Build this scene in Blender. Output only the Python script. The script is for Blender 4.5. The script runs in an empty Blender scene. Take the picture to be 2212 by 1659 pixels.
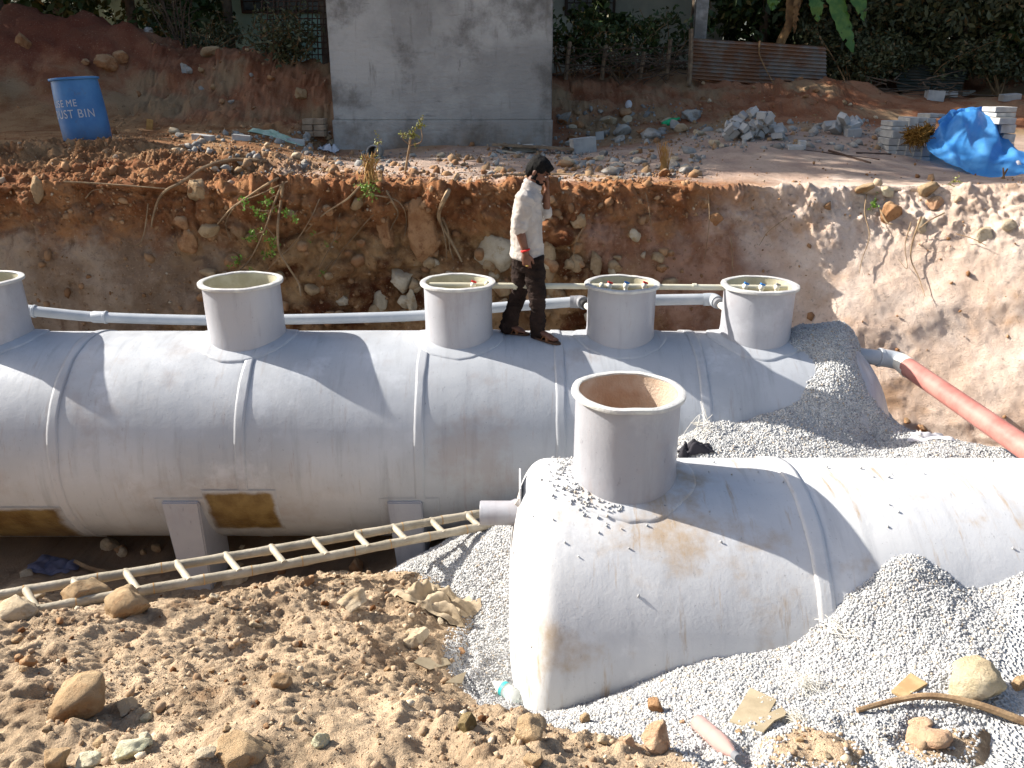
import bpy, bmesh, math, random
import numpy as np
from mathutils import Vector, Matrix, Euler
from mathutils.bvhtree import BVHTree
R = math.radians
C = bpy.context.scene.collection
rng = np.random.default_rng(7)
random.seed(7)

# ---------------------------------------------------------------- camera, sky, sun, exposure
CAMZ, PITCH, FPX = 2.2, 20.5, 1725.0          # camera height, tilt below level, focal length on a 2212 px wide picture
sc = bpy.context.scene
cd = bpy.data.cameras.new('camera'); cam = bpy.data.objects.new('camera', cd); C.objects.link(cam)
cam.location = (0, 0, CAMZ); cam.rotation_euler = (R(90 - PITCH), 0, 0)
cd.sensor_width = 36; cd.lens = 36 * FPX / 2212; cd.clip_start = .05; cd.clip_end = 500
sc.camera = cam
SUN = Vector((-1.41, .476, 1.0)).normalized()
W = bpy.data.worlds.new('World'); sc.world = W; W.use_nodes = True
nt = W.node_tree; bg = nt.nodes['Background']; bg.inputs[1].default_value = .092
sky = nt.nodes.new('ShaderNodeTexSky'); sky.sky_type = 'NISHITA'; sky.sun_disc = False
sky.sun_elevation = math.asin(SUN.z); sky.sun_rotation = math.atan2(SUN.x, SUN.y)
sky.air_density = 1.0; sky.dust_density = 3.0; sky.ozone_density = 1.0
nt.links.new(sky.outputs[0], bg.inputs[0])
ld = bpy.data.lights.new('sun', 'SUN'); ld.energy = 5.0; ld.angle = R(.5); ld.color = (1, .95, .87)
sun = bpy.data.objects.new('sun', ld); C.objects.link(sun); sun.location = (-20, 10, 20)
sun.rotation_euler = SUN.to_track_quat('Z', 'Y').to_euler()
sc.view_settings.view_transform = 'Standard'; sc.view_settings.look = 'None'
sc.view_settings.exposure = 1.12; sc.view_settings.gamma = 1
sc.cycles.max_bounces = 6; sc.cycles.transparent_max_bounces = 8

# ---------------------------------------------------------------- helpers
_c, _s = math.cos(R(PITCH)), math.sin(R(PITCH))
def P(px, py, Y):                              # a place in the photo (2212 x 1659) at a distance Y ahead
    u = (px - 1106) / FPX; v = (829.5 - py) / FPX
    t = Y / (_c + v * _s)
    return Vector((u * t, Y, CAMZ + (-_s + v * _c) * t))
def ray(px, py):
    u = (px - 1106) / FPX; v = (829.5 - py) / FPX
    return Vector((u, _c + v * _s, -_s + v * _c)).normalized()

def _hash(ix, iy, iz, seed):
    h = (ix.astype(np.uint32) * np.uint32(374761393) + iy.astype(np.uint32) * np.uint32(668265263)
         + iz.astype(np.uint32) * np.uint32(2246822519) + np.uint32((seed * 3266489917) & 0xffffffff))
    h = (h ^ (h >> np.uint32(13))) * np.uint32(1274126177)
    h = (h ^ (h >> np.uint32(16))) * np.uint32(2654435761)
    return ((h ^ (h >> np.uint32(15))) & np.uint32(0xffffff)).astype(np.float32) / np.float32(0xffffff)
def noise(p, seed=0):                          # value noise -1..1
    f = np.floor(p); t = (p - f).astype(np.float32); i = f.astype(np.int64)
    t = t * t * t * (t * (t * 6 - 15) + 10); o = 0
    for dx in (0, 1):
        wx = t[:, 0] if dx else 1 - t[:, 0]
        for dy in (0, 1):
            wy = t[:, 1] if dy else 1 - t[:, 1]
            for dz in (0, 1):
                wz = t[:, 2] if dz else 1 - t[:, 2]
                o = o + wx * wy * wz * _hash(i[:, 0] + dx, i[:, 1] + dy, i[:, 2] + dz, seed)
    return o * 2 - 1
_rot = np.array([[.8, .36, -.48], [-.6, .48, -.64], [0, .8, .6]])
def fbm(p, freq, octv=4, gain=.5, seed=0, ridge=False):
    o = np.zeros(len(p), np.float32); a = 1.0; q = p * freq
    for k in range(octv):
        n = noise(q, seed + k * 17)
        o += a * ((1 - 2 * np.abs(n)) if ridge else n); a *= gain; q = (q @ _rot) * 2.03 + 11.3
    return o
def clods(p, freq, seed=0, dens=.6):           # rounded lumps, 0..1
    q = p * freq; f = np.floor(q).astype(np.int64); o = np.zeros(len(p), np.float32)
    for dx in (-1, 0, 1):
        for dy in (-1, 0, 1):
            for dz in (-1, 0, 1):
                a, b, c = f[:, 0] + dx, f[:, 1] + dy, f[:, 2] + dz
                on = _hash(a, b, c, seed + 5) < dens
                d2 = ((a + _hash(a, b, c, seed) - q[:, 0]) ** 2 + (b + _hash(a, b, c, seed + 1) - q[:, 1]) ** 2
                      + (c + _hash(a, b, c, seed + 2) - q[:, 2]) ** 2)
                r = .25 + .5 * _hash(a, b, c, seed + 3)
                o = np.maximum(o, np.where(on, np.sqrt(np.clip(r * r - d2, 0, None)), 0))
    return o
def sstep(a, b, x):
    t = np.clip((x - a) / (b - a), 0, 1); return t * t * (3 - 2 * t)
class RBF:                                     # thin-plate surface through given points
    def __init__(s, pts):
        a = np.array(pts, float); s.c = a[:, :2]; n = len(a)
        A = np.zeros((n + 3, n + 3)); A[:n, :n] = s.phi(s.c, s.c) + np.eye(n) * 1e-3
        A[:n, n] = 1; A[:n, n + 1:] = s.c; A[n, :n] = 1; A[n + 1:, :n] = s.c.T
        s.w = np.linalg.solve(A, np.r_[a[:, 2], 0, 0, 0])
    @staticmethod
    def phi(a, b):
        d2 = ((a[:, None, :] - b[None, :, :]) ** 2).sum(2); return .5 * d2 * np.log(d2 + 1e-9)
    def __call__(s, x, y):
        q = np.c_[np.ravel(x), np.ravel(y)].astype(float); o = np.empty(len(q)); n = len(s.c)
        for k in range(0, len(q), 20000):
            z = q[k:k + 20000]; o[k:k + 20000] = s.phi(z, s.c) @ s.w[:n] + s.w[n] + z @ s.w[n + 1:]
        return o.reshape(np.shape(x))

def link(name, me, m=None, parent=None, smooth=False):
    o = bpy.data.objects.new(name, me); C.objects.link(o)
    if m is not None and len(me.materials) == 0: me.materials.append(m)
    if smooth: me.polygons.foreach_set('use_smooth', [True] * len(me.polygons))
    if parent is not None:
        o.parent = parent; o.matrix_parent_inverse = Matrix.Translation(-parent.location) if parent.type != 'EMPTY' or True else o.matrix_parent_inverse
    return o
def npmesh(name, v, f):                        # numpy arrays, all faces with the same corner count
    me = bpy.data.meshes.new(name); k = f.shape[1]
    me.vertices.add(len(v)); me.vertices.foreach_set('co', np.ascontiguousarray(v, np.float32).ravel())
    me.loops.add(f.size); me.loops.foreach_set('vertex_index', np.ascontiguousarray(f, np.int32).ravel())
    me.polygons.add(len(f)); me.polygons.foreach_set('loop_start', np.arange(0, f.size, k, dtype=np.int32))
    me.polygons.foreach_set('loop_total', np.full(len(f), k, np.int32))
    me.update(calc_edges=True); me.validate(); return me
def gridfaces(nr, nc, wrap=False):
    r = np.arange(nr - 1)[:, None]; c = np.arange(nc if wrap else nc - 1)[None, :]; c2 = (c + 1) % nc
    return np.stack([r * nc + c, r * nc + c2, (r + 1) * nc + c2, (r + 1) * nc + c], -1).reshape(-1, 4)
def gridnormals(g):
    du = np.gradient(g, axis=1); dv = np.gradient(g, axis=0); n = np.cross(du, dv)
    return n / (np.linalg.norm(n, axis=2, keepdims=True) + 1e-9)
def tag(o, label, cat, group=None, kind=None):
    o['label'] = label; o['category'] = cat
    if group: o['group'] = group
    if kind: o['kind'] = kind
    return o
def struct(o): o['kind'] = 'structure'; return o
def thing(name, label, cat, loc=(0, 0, 0), group=None):
    o = bpy.data.objects.new(name, None); C.objects.link(o); o.location = loc; o.empty_display_size = .1
    return tag(o, label, cat, group)

class MB:                                      # collects shapes, then becomes ONE mesh object
    def __init__(s): s.v = []; s.f = []; s.mi = []; s.cur = 0
    def add(s, v, f):
        n = len(s.v); s.v += [tuple(p) for p in v]; s.f += [tuple(i + n for i in q) for q in f]; s.mi += [s.cur] * len(f); return s
    def box(s, c, size, rot=(0, 0, 0), bev=0.0, jit=0.0):
        bm = bmesh.new(); bmesh.ops.create_cube(bm, size=1)
        for v in bm.verts: v.co = Vector((v.co.x * size[0], v.co.y * size[1], v.co.z * size[2]))
        if bev: bmesh.ops.bevel(bm, geom=bm.edges[:], offset=bev, segments=2, affect='EDGES', profile=.6)
        M = Matrix.Translation(c) @ Euler(rot).to_matrix().to_4x4()
        for v in bm.verts:
            if jit: v.co += Vector((random.uniform(-jit, jit), random.uniform(-jit, jit), random.uniform(-jit, jit)))
            v.co = M @ v.co
        bm.verts.index_update(); s.add([v.co[:] for v in bm.verts], [[v.index for v in f.verts] for f in bm.faces]); bm.free(); return s
    def tube(s, path, rad, seg=10, ell=(1, 1), up=None, caps=True, rnd=False):
        p = [Vector(a) for a in path]; n = len(p); r = list(rad) if hasattr(rad, '__len__') else [rad] * n
        if rnd:                                # rounded ends
            d0 = (p[0] - p[1]).normalized(); d1 = (p[-1] - p[-2]).normalized(); q = []; rr = []
            for k in (90, 60, 30): q.append(p[0] + d0 * r[0] * math.sin(R(k))); rr.append(max(r[0] * math.cos(R(k)), r[0] * .03))
            q += p; rr += r
            for k in (30, 60, 90): q.append(p[-1] + d1 * r[-1] * math.sin(R(k))); rr.append(max(r[-1] * math.cos(R(k)), r[-1] * .03))
            p, r, n = q, rr, len(q)
        a = None; V = []; F = []
        for i in range(n):
            t = (p[min(i + 1, n - 1)] - p[max(i - 1, 0)]).normalized()
            if a is None:
                a = Vector(up) if up is not None else (Vector((0, 0, 1)) if abs(t.z) < .9 else Vector((1, 0, 0)))
            a = (a - t * a.dot(t)).normalized(); b = t.cross(a)
            for k in range(seg):
                w = 2 * math.pi * k / seg; V.append(p[i] + a * math.cos(w) * r[i] * ell[0] + b * math.sin(w) * r[i] * ell[1])
        for i in range(n - 1):
            for k in range(seg): k2 = (k + 1) % seg; F.append((i * seg + k, i * seg + k2, (i + 1) * seg + k2, (i + 1) * seg + k))
        if caps: F.append(tuple(range(seg))[::-1]); F.append(tuple((n - 1) * seg + k for k in range(seg)))
        return s.add(V, F)
    def lathe(s, prof, c=(0, 0, 0), axis='z', seg=32, M=None):
        V = []; F = []; n = len(prof)
        for (r, h) in prof:
            for k in range(seg):
                w = 2 * math.pi * k / seg; a, b = r * math.cos(w), r * math.sin(w)
                q = Vector((a, b, h)) if axis == 'z' else (Vector((h, a, b)) if axis == 'x' else Vector((a, h, b)))
                V.append((M @ q) if M else q + Vector(c))
        for i in range(n - 1):
            for k in range(seg): k2 = (k + 1) % seg; F.append((i * seg + k, i * seg + k2, (i + 1) * seg + k2, (i + 1) * seg + k))
        return s.add(V, F)
    def ell(s, c, r, rot=(0, 0, 0), n=12):
        M = Matrix.Translation(c) @ (Euler(rot).to_matrix().to_4x4()) @ Matrix.Diagonal((r[0], r[1], r[2], 1))
        pr = [(max(math.sin(math.pi * k / n), .02), -math.cos(math.pi * k / n)) for k in range(n + 1)]
        m0 = len(s.v); s.lathe(pr, seg=2 * n, M=M); s.f += [tuple(m0 + k for k in range(2 * n))[::-1], tuple(m0 + n * 2 * n + k for k in range(2 * n))]; s.mi += [s.cur] * 2; return s
    def build(s, name, m, parent=None, smooth=False, fix=True):
        me = bpy.data.meshes.new(name); me.from_pydata(s.v, [], s.f)
        ms = m if isinstance(m, (list, tuple)) else [m]
        for q in ms: me.materials.append(q)
        if len(ms) > 1: me.polygons.foreach_set('material_index', s.mi)
        if fix:
            bm = bmesh.new(); bm.from_mesh(me); bmesh.ops.recalc_face_normals(bm, faces=bm.faces[:]); bm.to_mesh(me); bm.free()
        o = link(name, me, None, parent, smooth)
        if smooth: me.set_sharp_from_angle(angle=R(40))
        return o
    def remesh(s, voxel, smooth=4):            # one continuous skin round everything collected
        me = bpy.data.meshes.new('tmp'); me.from_pydata(s.v, [], s.f)
        bm = bmesh.new(); bm.from_mesh(me); bmesh.ops.recalc_face_normals(bm, faces=bm.faces[:]); bm.to_mesh(me); bm.free()
        o = bpy.data.objects.new('tmp', me); C.objects.link(o)
        m = o.modifiers.new('r', 'REMESH'); m.mode = 'VOXEL'; m.voxel_size = voxel
        if smooth: q = o.modifiers.new('s', 'SMOOTH'); q.iterations = smooth; q.factor = .5
        dg = bpy.context.evaluated_depsgraph_get(); out = bpy.data.meshes.new_from_object(o.evaluated_get(dg))
        bpy.data.objects.remove(o); bpy.data.meshes.remove(me); out.materials.clear(); return out
def getv(me):
    a = np.empty(len(me.vertices) * 3, np.float32); me.vertices.foreach_get('co', a); return a.reshape(-1, 3)
def setv(me, v): me.vertices.foreach_set('co', np.ascontiguousarray(v, np.float32).ravel()); me.update()
def getn(me):
    a = np.empty(len(me.vertices) * 3, np.float32); me.vertices.foreach_get('normal', a); return a.reshape(-1, 3)
def dup(o, loc=None, rot=None, scale=None, label=None, par=None):
    c = o.copy(); C.objects.link(c)
    if par: c.parent = par
    if loc is not None: c.location = loc
    if rot is not None: c.rotation_euler = rot
    if scale is not None: c.scale = scale
    if label: c['label'] = label
    for ch in list(o.children): dup(ch, par=c)
    return c
def curve(pts, n=8):                           # smooth path through points
    p = [Vector(a) for a in pts]; q = [p[0] * 2 - p[1]] + p + [p[-1] * 2 - p[-2]]; out = []
    for i in range(1, len(q) - 2):
        for k in range(n):
            t = k / n; a, b, c, d = q[i - 1], q[i], q[i + 1], q[i + 2]
            out.append(.5 * (2 * b + (c - a) * t + (2 * a - 5 * b + 4 * c - d) * t * t + (3 * b - a - 3 * c + d) * t ** 3))
    return out + [p[-1]]

# ---------------------------------------------------------------- materials
def hexc(r, g, b):                             # sRGB 0-255 -> linear
    f = lambda c: (c / 255 / 12.92) if c < 10.3 else ((c / 255 + .055) / 1.055) ** 2.4
    return (f(r), f(g), f(b), 1)
class Mat:
    def __init__(s, name, rough=.8, spec=.3):
        s.m = bpy.data.materials.new(name); s.m.use_nodes = True; s.t = s.m.node_tree; s.b = s.t.nodes['Principled BSDF']
        s.b.inputs['Roughness'].default_value = rough; s.b.inputs['Specular IOR Level'].default_value = spec; s.co = None; s.nrm = None
    def n(s, typ, **k):
        a = s.t.nodes.new(typ)
        for q, v in k.items(): setattr(a, q, v)
        return a
    def L(s, a, b): s.t.links.new(a, b)
    def pos(s, kind='Object'):
        if kind == 'World': return s.n('ShaderNodeNewGeometry').outputs['Position']
        return s.n('ShaderNodeTexCoord').outputs[kind]
    def noise(s, scale, detail=5, rough=.55, kind='Object', stretch=None, lo=.35, hi=.65, dist=0, off=0):
        p = s.pos(kind); mp = s.n('ShaderNodeMapping'); s.L(p, mp.inputs[0])
        mp.inputs[3].default_value = stretch or (1, 1, 1); mp.inputs[1].default_value = (off, off * .7, -off)
        t = s.n('ShaderNodeTexNoise'); s.L(mp.outputs[0], t.inputs[0])
        t.inputs['Scale'].default_value = scale; t.inputs['Detail'].default_value = detail; t.inputs['Roughness'].default_value = rough; t.inputs['Distortion'].default_value = dist
        return s.ramp(t.outputs[0], lo, hi)
    def voro(s, scale, kind='Object', lo=0, hi=.5, feat='F1'):
        t = s.n('ShaderNodeTexVoronoi', feature=feat); s.L(s.pos(kind), t.inputs[0]); t.inputs['Scale'].default_value = scale; return s.ramp(t.outputs['Distance'], lo, hi)
    def ramp(s, x, lo, hi, a=0., b=1.):
        t = s.n('ShaderNodeMapRange', interpolation_type='SMOOTHSTEP'); s.L(x, t.inputs[0]); t.inputs[1].default_value = lo; t.inputs[2].default_value = hi
        t.inputs[3].default_value = a; t.inputs[4].default_value = b; return t.outputs[0]
    def math(s, op, a, b):
        t = s.n('ShaderNodeMath', operation=op)
        for k, q in enumerate((a, b)):
            if isinstance(q, (int, float)): t.inputs[k].default_value = q
            else: s.L(q, t.inputs[k])
        return t.outputs[0]
    def axis(s, ax, lo, hi, kind='World'):
        x = s.n('ShaderNodeSeparateXYZ'); s.L(s.pos(kind), x.inputs[0]); return s.ramp(x.outputs[ax], lo, hi)
    def isl(s): return s.n('ShaderNodeNewGeometry').outputs['Random Per Island']
    def rnd(s): return s.n('ShaderNodeObjectInfo').outputs['Random']
    def mix(s, a, b, f, mode='MIX', amt=1.0):
        t = s.n('ShaderNodeMix', data_type='RGBA', blend_type=mode)
        if isinstance(f, (int, float)): t.inputs[0].default_value = f
        else: s.L(f if amt == 1 else s.math('MULTIPLY', f, amt), t.inputs[0])
        for k, q in ((6, a), (7, b)):
            if isinstance(q, tuple): t.inputs[k].default_value = q
            else: s.L(q, t.inputs[k])
        return t.outputs[2]
    def color(s, c):
        if isinstance(c, tuple): s.b.inputs[0].default_value = c
        else: s.L(c, s.b.inputs[0])
        return s
    def bump(s, h, strength=.4, dist=.01):
        t = s.n('ShaderNodeBump'); t.inputs['Strength'].default_value = strength; t.inputs['Distance'].default_value = dist; s.L(h, t.inputs['Height'])
        if s.nrm is not None: s.L(s.nrm, t.inputs['Normal'])
        s.nrm = t.outputs[0]; s.L(s.nrm, s.b.inputs['Normal']); return s
def plain(name, c, c2=None, rough=.7, scale=12, bump=.0, bs=60, spec=.3, rnd=None, kind='Object'):
    m = Mat(name, rough, spec); q = c
    if c2: q = m.mix(c, c2, m.noise(scale, 5, .6, kind))
    if rnd: q = m.mix(q, rnd, m.rnd())
    m.color(q)
    if bump: m.bump(m.noise(bs, 5, .6, kind, lo=.2, hi=.8), bump, .01)
    return m.m
# ---------------------------------------------------------------- the two tanks, as formulas the ground needs too
T1 = dict(y=7.2, z=-1.0, r=1.0, x0=-7.2, x1=2.95, d0=.5, d1=.62)
T2 = dict(y=4.62, z=-1.144, r=1.0, x0=.27, x1=7.6, d0=.29, d1=.4)
def tank_r(T, x):
    a = np.clip((T['x0'] - x) / T['d0'], 0, 1); b = np.clip((x - T['x1']) / T['d1'], 0, 1)
    q = 2.6 if T is T2 else 2.0
    return T['r'] * np.power(np.clip(1 - a ** q, 0, 1), 1 / q) * np.power(np.clip(1 - b ** 2, 0, 1), .5)
def tank_z(T, x, y):
    r = tank_r(T, np.asarray(x, float)); d2 = r * r - (np.asarray(y, float) - T['y']) ** 2
    return np.where(d2 > 0, T['z'] + np.sqrt(np.clip(d2, 0, None)), -9.)
def tank_hit(T, px, py):                       # where a line of sight meets a tank
    d = ray(px, py); o = Vector((0, 0, CAMZ)); lo = None
    for k in range(1200):
        t = 3 + k * .006; q = o + d * t
        r = float(tank_r(T, q.x)); 
        if (q.y - T['y']) ** 2 + (q.z - T['z']) ** 2 < r * r and T['x0'] - T['d0'] < q.x < T['x1'] + T['d1']: return q
    return None
def pts(l): return [tuple(P(a, b, c)) for a, b, c in l]

# ---------------------------------------------------------------- pit ground: one surface for earth, floor and gravel
S_pts = pts([  # earth slope in front
    (0, 1659, 2.45), (550, 1659, 2.4), (1100, 1659, 2.42), (1600, 1659, 2.5), (2212, 1659, 2.62), (0, 1500, 3.1), (400, 1480, 3.2), (750, 1480, 3.3),
    (1050, 1580, 2.85), (0, 1330, 4.25), (250, 1310, 4.45), (450, 1290, 4.75), (700, 1262, 5.2), (850, 1270, 5.1), (950, 1400, 4.2), (600, 1380, 4.05), (250, 1400, 3.7),
    # gravel in front of the near tank
    (1010, 1470, 3.95), (1180, 1516, 3.95), (1350, 1474, 3.78), (1500, 1424, 3.72), (1700, 1388, 3.72), (1830, 1302, 3.80), (1895, 1262, 3.86), (1965, 1207, 3.98), (2040, 1250, 3.88), (2110, 1284, 3.84), (2160, 1268, 3.86), (2230, 1236, 3.93),
    (1400, 1580, 3.0), (1640, 1540, 3.05), (1850, 1420, 3.45), (1960, 1340, 3.62), (2000, 1480, 3.15), (2180, 1480, 3.15), (2200, 1580, 2.85), (1200, 1600, 2.8), (2150, 1380, 3.45),
    # heap at the tank's left end
    (1050, 1340, 4.8), (1080, 1150, 5.55), (960, 1190, 5.75), (860, 1225, 5.9), (780, 1252, 5.95), (1000, 1280, 5.1),
    # gravel behind the near tank
    (1480, 985, 5.75), (1600, 975, 5.75), (1800, 985, 5.75), (2000, 985, 5.75), (2180, 1005, 5.7), (1470, 945, 6.25), (1600, 930, 6.2), (1760, 915, 6.25), (1880, 940, 6.3), (2040, 950, 6.35), (2160, 975, 6.35)])
for (px, py, off) in [(1560, 915, .0), (1640, 903, .0), (1690, 885, .0), (1740, 850, .0), (1768, 805, 0), (1745, 765, 0), (1700, 748, 0), (1790, 850, .07), (1815, 800, .09), (1830, 760, .1), (1760, 730, .09),
                      (1720, 722, .06), (1560, 850, -.3), (1640, 820, -.35), (1600, 760, -.3), (1655, 735, -.15), (1852, 790, 0), (1866, 765, 0.0), (1868, 830, 0), (1890, 868, 0), (1885, 800, -.28), (1898, 840, -.22), (1868, 800, -.12), (1880, 775, -.14), (1880, 840, -.12)]:
    q = tank_hit(T1, px, py)
    if q: S_pts.append((q.x, q.y, q.z + off))
S_pts += [tuple(P(1770, 704, 7.25)), tuple(P(1835, 706, 7.25)), (2.75, 7.7, -.25), (3.1, 7.7, -.45), (3.75, 7.2, -.95), (3.9, 6.6, -.95), tuple(P(1925, 905, 6.75)), (4.3, 7.1, -1.15), (3.7, 7.9, -1.3), (5.2, 6.6, -1.05), (2.4, 7.6, -.6), (1.9, 7.3, -.6), (1.6, 6.9, -.6),
          (1.0, 6.2, -.85), (.4, 6.2, -1.15), (1.0, 7.4, -1.2), (0, 7.2, -1.7), (-.2, 6.4, -1.5), (.3, 8.6, -2.0), (1.5, 8.6, -1.9), (2.6, 8.6, -1.6)]
S_pts += [(x, y, -2.12) for x in (-8.5, -7, -5.5, -4, -2.6, -1.5) for y in (6.3, 7.3, 8.6)] + [(-1.3, 5.95, -1.95), (-2.2, 5.75, -2.0), (-3.2, 5.6, -1.95), (-4.2, 5.4, -1.75), (-6, 5.4, -1.8), (-8, 5.4, -1.8)]
S_pts += [(x, y, z) for x in (-8, -4, 0, 4, 8) for y, z in ((-3, .95), (-1, .75), (0, .6), (1.2, .22))] + [(8, 3, -.45), (8, 4.5, -.5), (8, 6, -.9), (7.5, 7.5, -1.2), (7.5, 9, -1.3), (-8, 3.5, -.75), (-6.2, 4.2, -1.0), (1.5, 4.6, -1.0), (3, 4.6, -.9), (5, 4.6, -.8)]
Sf = RBF(S_pts)
GP = np.array([tuple(P(*q))[:2] for q in [(775, 1254, 5.95), (840, 1262, 5.6), (905, 1252, 5.4), (985, 1285, 5.05), (1012, 1335, 4.8), (985, 1400, 4.25), (975, 1440, 4.0), (1015, 1482, 3.75), (1080, 1520, 3.4), (1160, 1556, 3.1),
               (1290, 1592, 2.86), (1400, 1620, 2.72), (1500, 1640, 2.6)]] + [(.75, 2.0), (7.9, 2.0), (7.9, 6.0), (5.2, 6.5), (4.35, 6.75), (3.62, 7.15), (3.35, 7.7), (2.9, 8.1), (2.2, 8.0), (1.2, 7.4), (.6, 6.9), (-.4, 6.55), (-1.0, 6.25)])
def poly_sd(poly, x, y):                       # signed distance, + inside
    q = np.c_[np.ravel(x), np.ravel(y)]; n = len(poly); ins = np.zeros(len(q), bool); best = np.full(len(q), 9e9)
    for k in range(n):
        a, b = poly[k], poly[(k + 1) % n]; ab = b - a
        t = np.clip(((q - a) @ ab) / (ab @ ab), 0, 1); best = np.minimum(best, np.hypot(*(q - a - t[:, None] * ab).T))
        c = (a[1] > q[:, 1]) != (b[1] > q[:, 1])
        with np.errstate(divide='ignore', invalid='ignore'): xx = ab[0] * (q[:, 1] - a[1]) / ab[1] + a[0]
        ins ^= c & (q[:, 0] < xx)
    return np.where(ins, best, -best).reshape(np.shape(x))
EARTHP = [np.array([tuple(P(*q))[:2] for q in l]) for l in (
    [(1640, 1700, 2.5), (1660, 1600, 2.78), (1730, 1565, 2.9), (1800, 1590, 2.85), (1860, 1620, 2.75), (1880, 1700, 2.5)],
    [(1960, 1625, 2.75), (2010, 1590, 2.85), (2120, 1590, 2.85), (2100, 1635, 2.72), (2000, 1660, 2.65)])]
def gravel_sd(x, y):
    sd = poly_sd(GP, x, y)
    for e in EARTHP: sd = np.minimum(sd, -poly_sd(e, x, y))
    return sd
def earth_height(x, y):
    shp = np.shape(x); x = np.ravel(x); y = np.ravel(y); z = Sf(x, y)
    p = np.c_[x, y, np.zeros(len(x))].astype(np.float32)
    sd = gravel_sd(x, y); soft = sstep(.15, -.25, sd)              # rough earth away from the gravel
    rough = soft * np.where(y > 6.1, .5, 1)
    lump = clods(p + fbm(p, 3, 2, seed=3)[:, None] * .05, 4.2, 11, .55) * .25
    fine = clods(p, 13, 23, .6) / 13 + clods(p + 3.3, 29, 29, .65) / 29 * 1.1 + clods(p + 7, 60, 37, .6) / 60
    bare = sstep(-.3, .45, fbm(p, .9, 3, seed=50))
    z = z + rough * (fbm(p, 1.1, 3, seed=1) * .055 + fbm(p, 3.2, 5, .58, seed=9, ridge=True) * .022 + fbm(p, 4.5, 4, .55, seed=10) * .02 + lump * .24 * (1 - .75 * bare) + fine * .55 * (1 - .35 * bare))
    z = z - .06 * sstep(-.02, .10, sd)
    return z.reshape(shp)
def gravel_height(x, y):
    shp = np.shape(x); x = np.ravel(x); y = np.ravel(y)
    p = np.c_[x, y, np.zeros(len(x))].astype(np.float32); sd = gravel_sd(x, y) + fbm(p, 7, 3, seed=77) * .05
    z = Sf(x, y) + fbm(p, 2.2, 3, seed=61) * .012 + fbm(p, 14, 3, seed=66) * .008 + np.clip(-.05 + sd * .5, -.12, .012)
    return z.reshape(shp)

def axis_steps(lo, f0, f1, hi, fine, coarse):
    a = np.arange(lo, f0, coarse); b = np.arange(f0, f1, fine); c = np.arange(f1, hi + coarse, coarse); return np.r_[a, b, c]
xs = axis_steps(-8.8, -4.7, 4.6, 8.8, .0135, .25); ys = axis_steps(-3, 2.25, 6.5, 9.4, .0125, .16)
X, Y = np.meshgrid(xs, ys); Zp = earth_height(X, Y)
me = npmesh('pit_ground', np.stack([X, Y, Zp], -1).reshape(-1, 3), gridfaces(len(ys), len(xs)))

mt = Mat('loose_earth', .95, .1)
a = mt.mix(hexc(154, 134, 110), hexc(186, 164, 137), mt.noise(1.3, 6, .6, 'World'))
a = mt.mix(a, hexc(114, 88, 64), mt.noise(2.1, 6, .65, 'World', lo=.52, hi=.7, off=4), amt=.75)
a = mt.mix(a, hexc(205, 182, 150), mt.noise(26, 4, .6, 'World', lo=.55, hi=.72), amt=.6)
a = mt.mix(a, hexc(110, 78, 52), mt.noise(60, 4, .6, 'World', lo=.55, hi=.75, off=9), amt=.6)
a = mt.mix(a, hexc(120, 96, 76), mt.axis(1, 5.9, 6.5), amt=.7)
mt.color(a).bump(mt.noise(70, 6, .7, 'World', lo=.2, hi=.8), .7, .012); mt.bump(mt.voro(95, 'World', 0, .7), .35, .006)
M_earth = mt.m
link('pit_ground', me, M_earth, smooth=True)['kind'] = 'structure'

gx = np.arange(-1.7, 7.9, .024); gy = np.arange(2.0, 8.2, .024); GX, GY = np.meshgrid(gx, gy); GZ = gravel_height(GX, GY)
f = gridfaces(len(gy), len(gx)); keep = (gravel_sd(GX, GY).ravel() > -.12)[f].all(1)
v = np.stack([GX, GY, GZ], -1).reshape(-1, 3); f = f[keep]; used, inv = np.unique(f, return_inverse=True)
gm = npmesh('gravel', v[used], inv.reshape(-1, 4))
mt = Mat('gravel_chips', .9, .2)
a = mt.mix(hexc(152, 152, 152), hexc(194, 194, 192), mt.isl()); a = mt.mix(a, hexc(168, 156, 140), mt.ramp(mt.isl(), .93, .95)); a = mt.mix(a, hexc(134, 134, 138), mt.ramp(mt.isl(), .08, .05))
mt.color(a).bump(mt.noise(160, 3, .6, 'World'), .3, .004); M_chip = mt.m
mt = Mat('gravel_bed', .95, .1)
a = mt.mix(hexc(146, 146, 145), hexc(188, 188, 186), mt.voro(52, 'World', .05, .55)); a = mt.mix(a, hexc(188, 188, 186), mt.noise(70, 3, .6, 'World', lo=.5, hi=.7))
mt.color(a).bump(mt.voro(55, 'World', 0, .8), .9, .02); M_bed = mt.m
gm.materials.append(M_bed)

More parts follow.
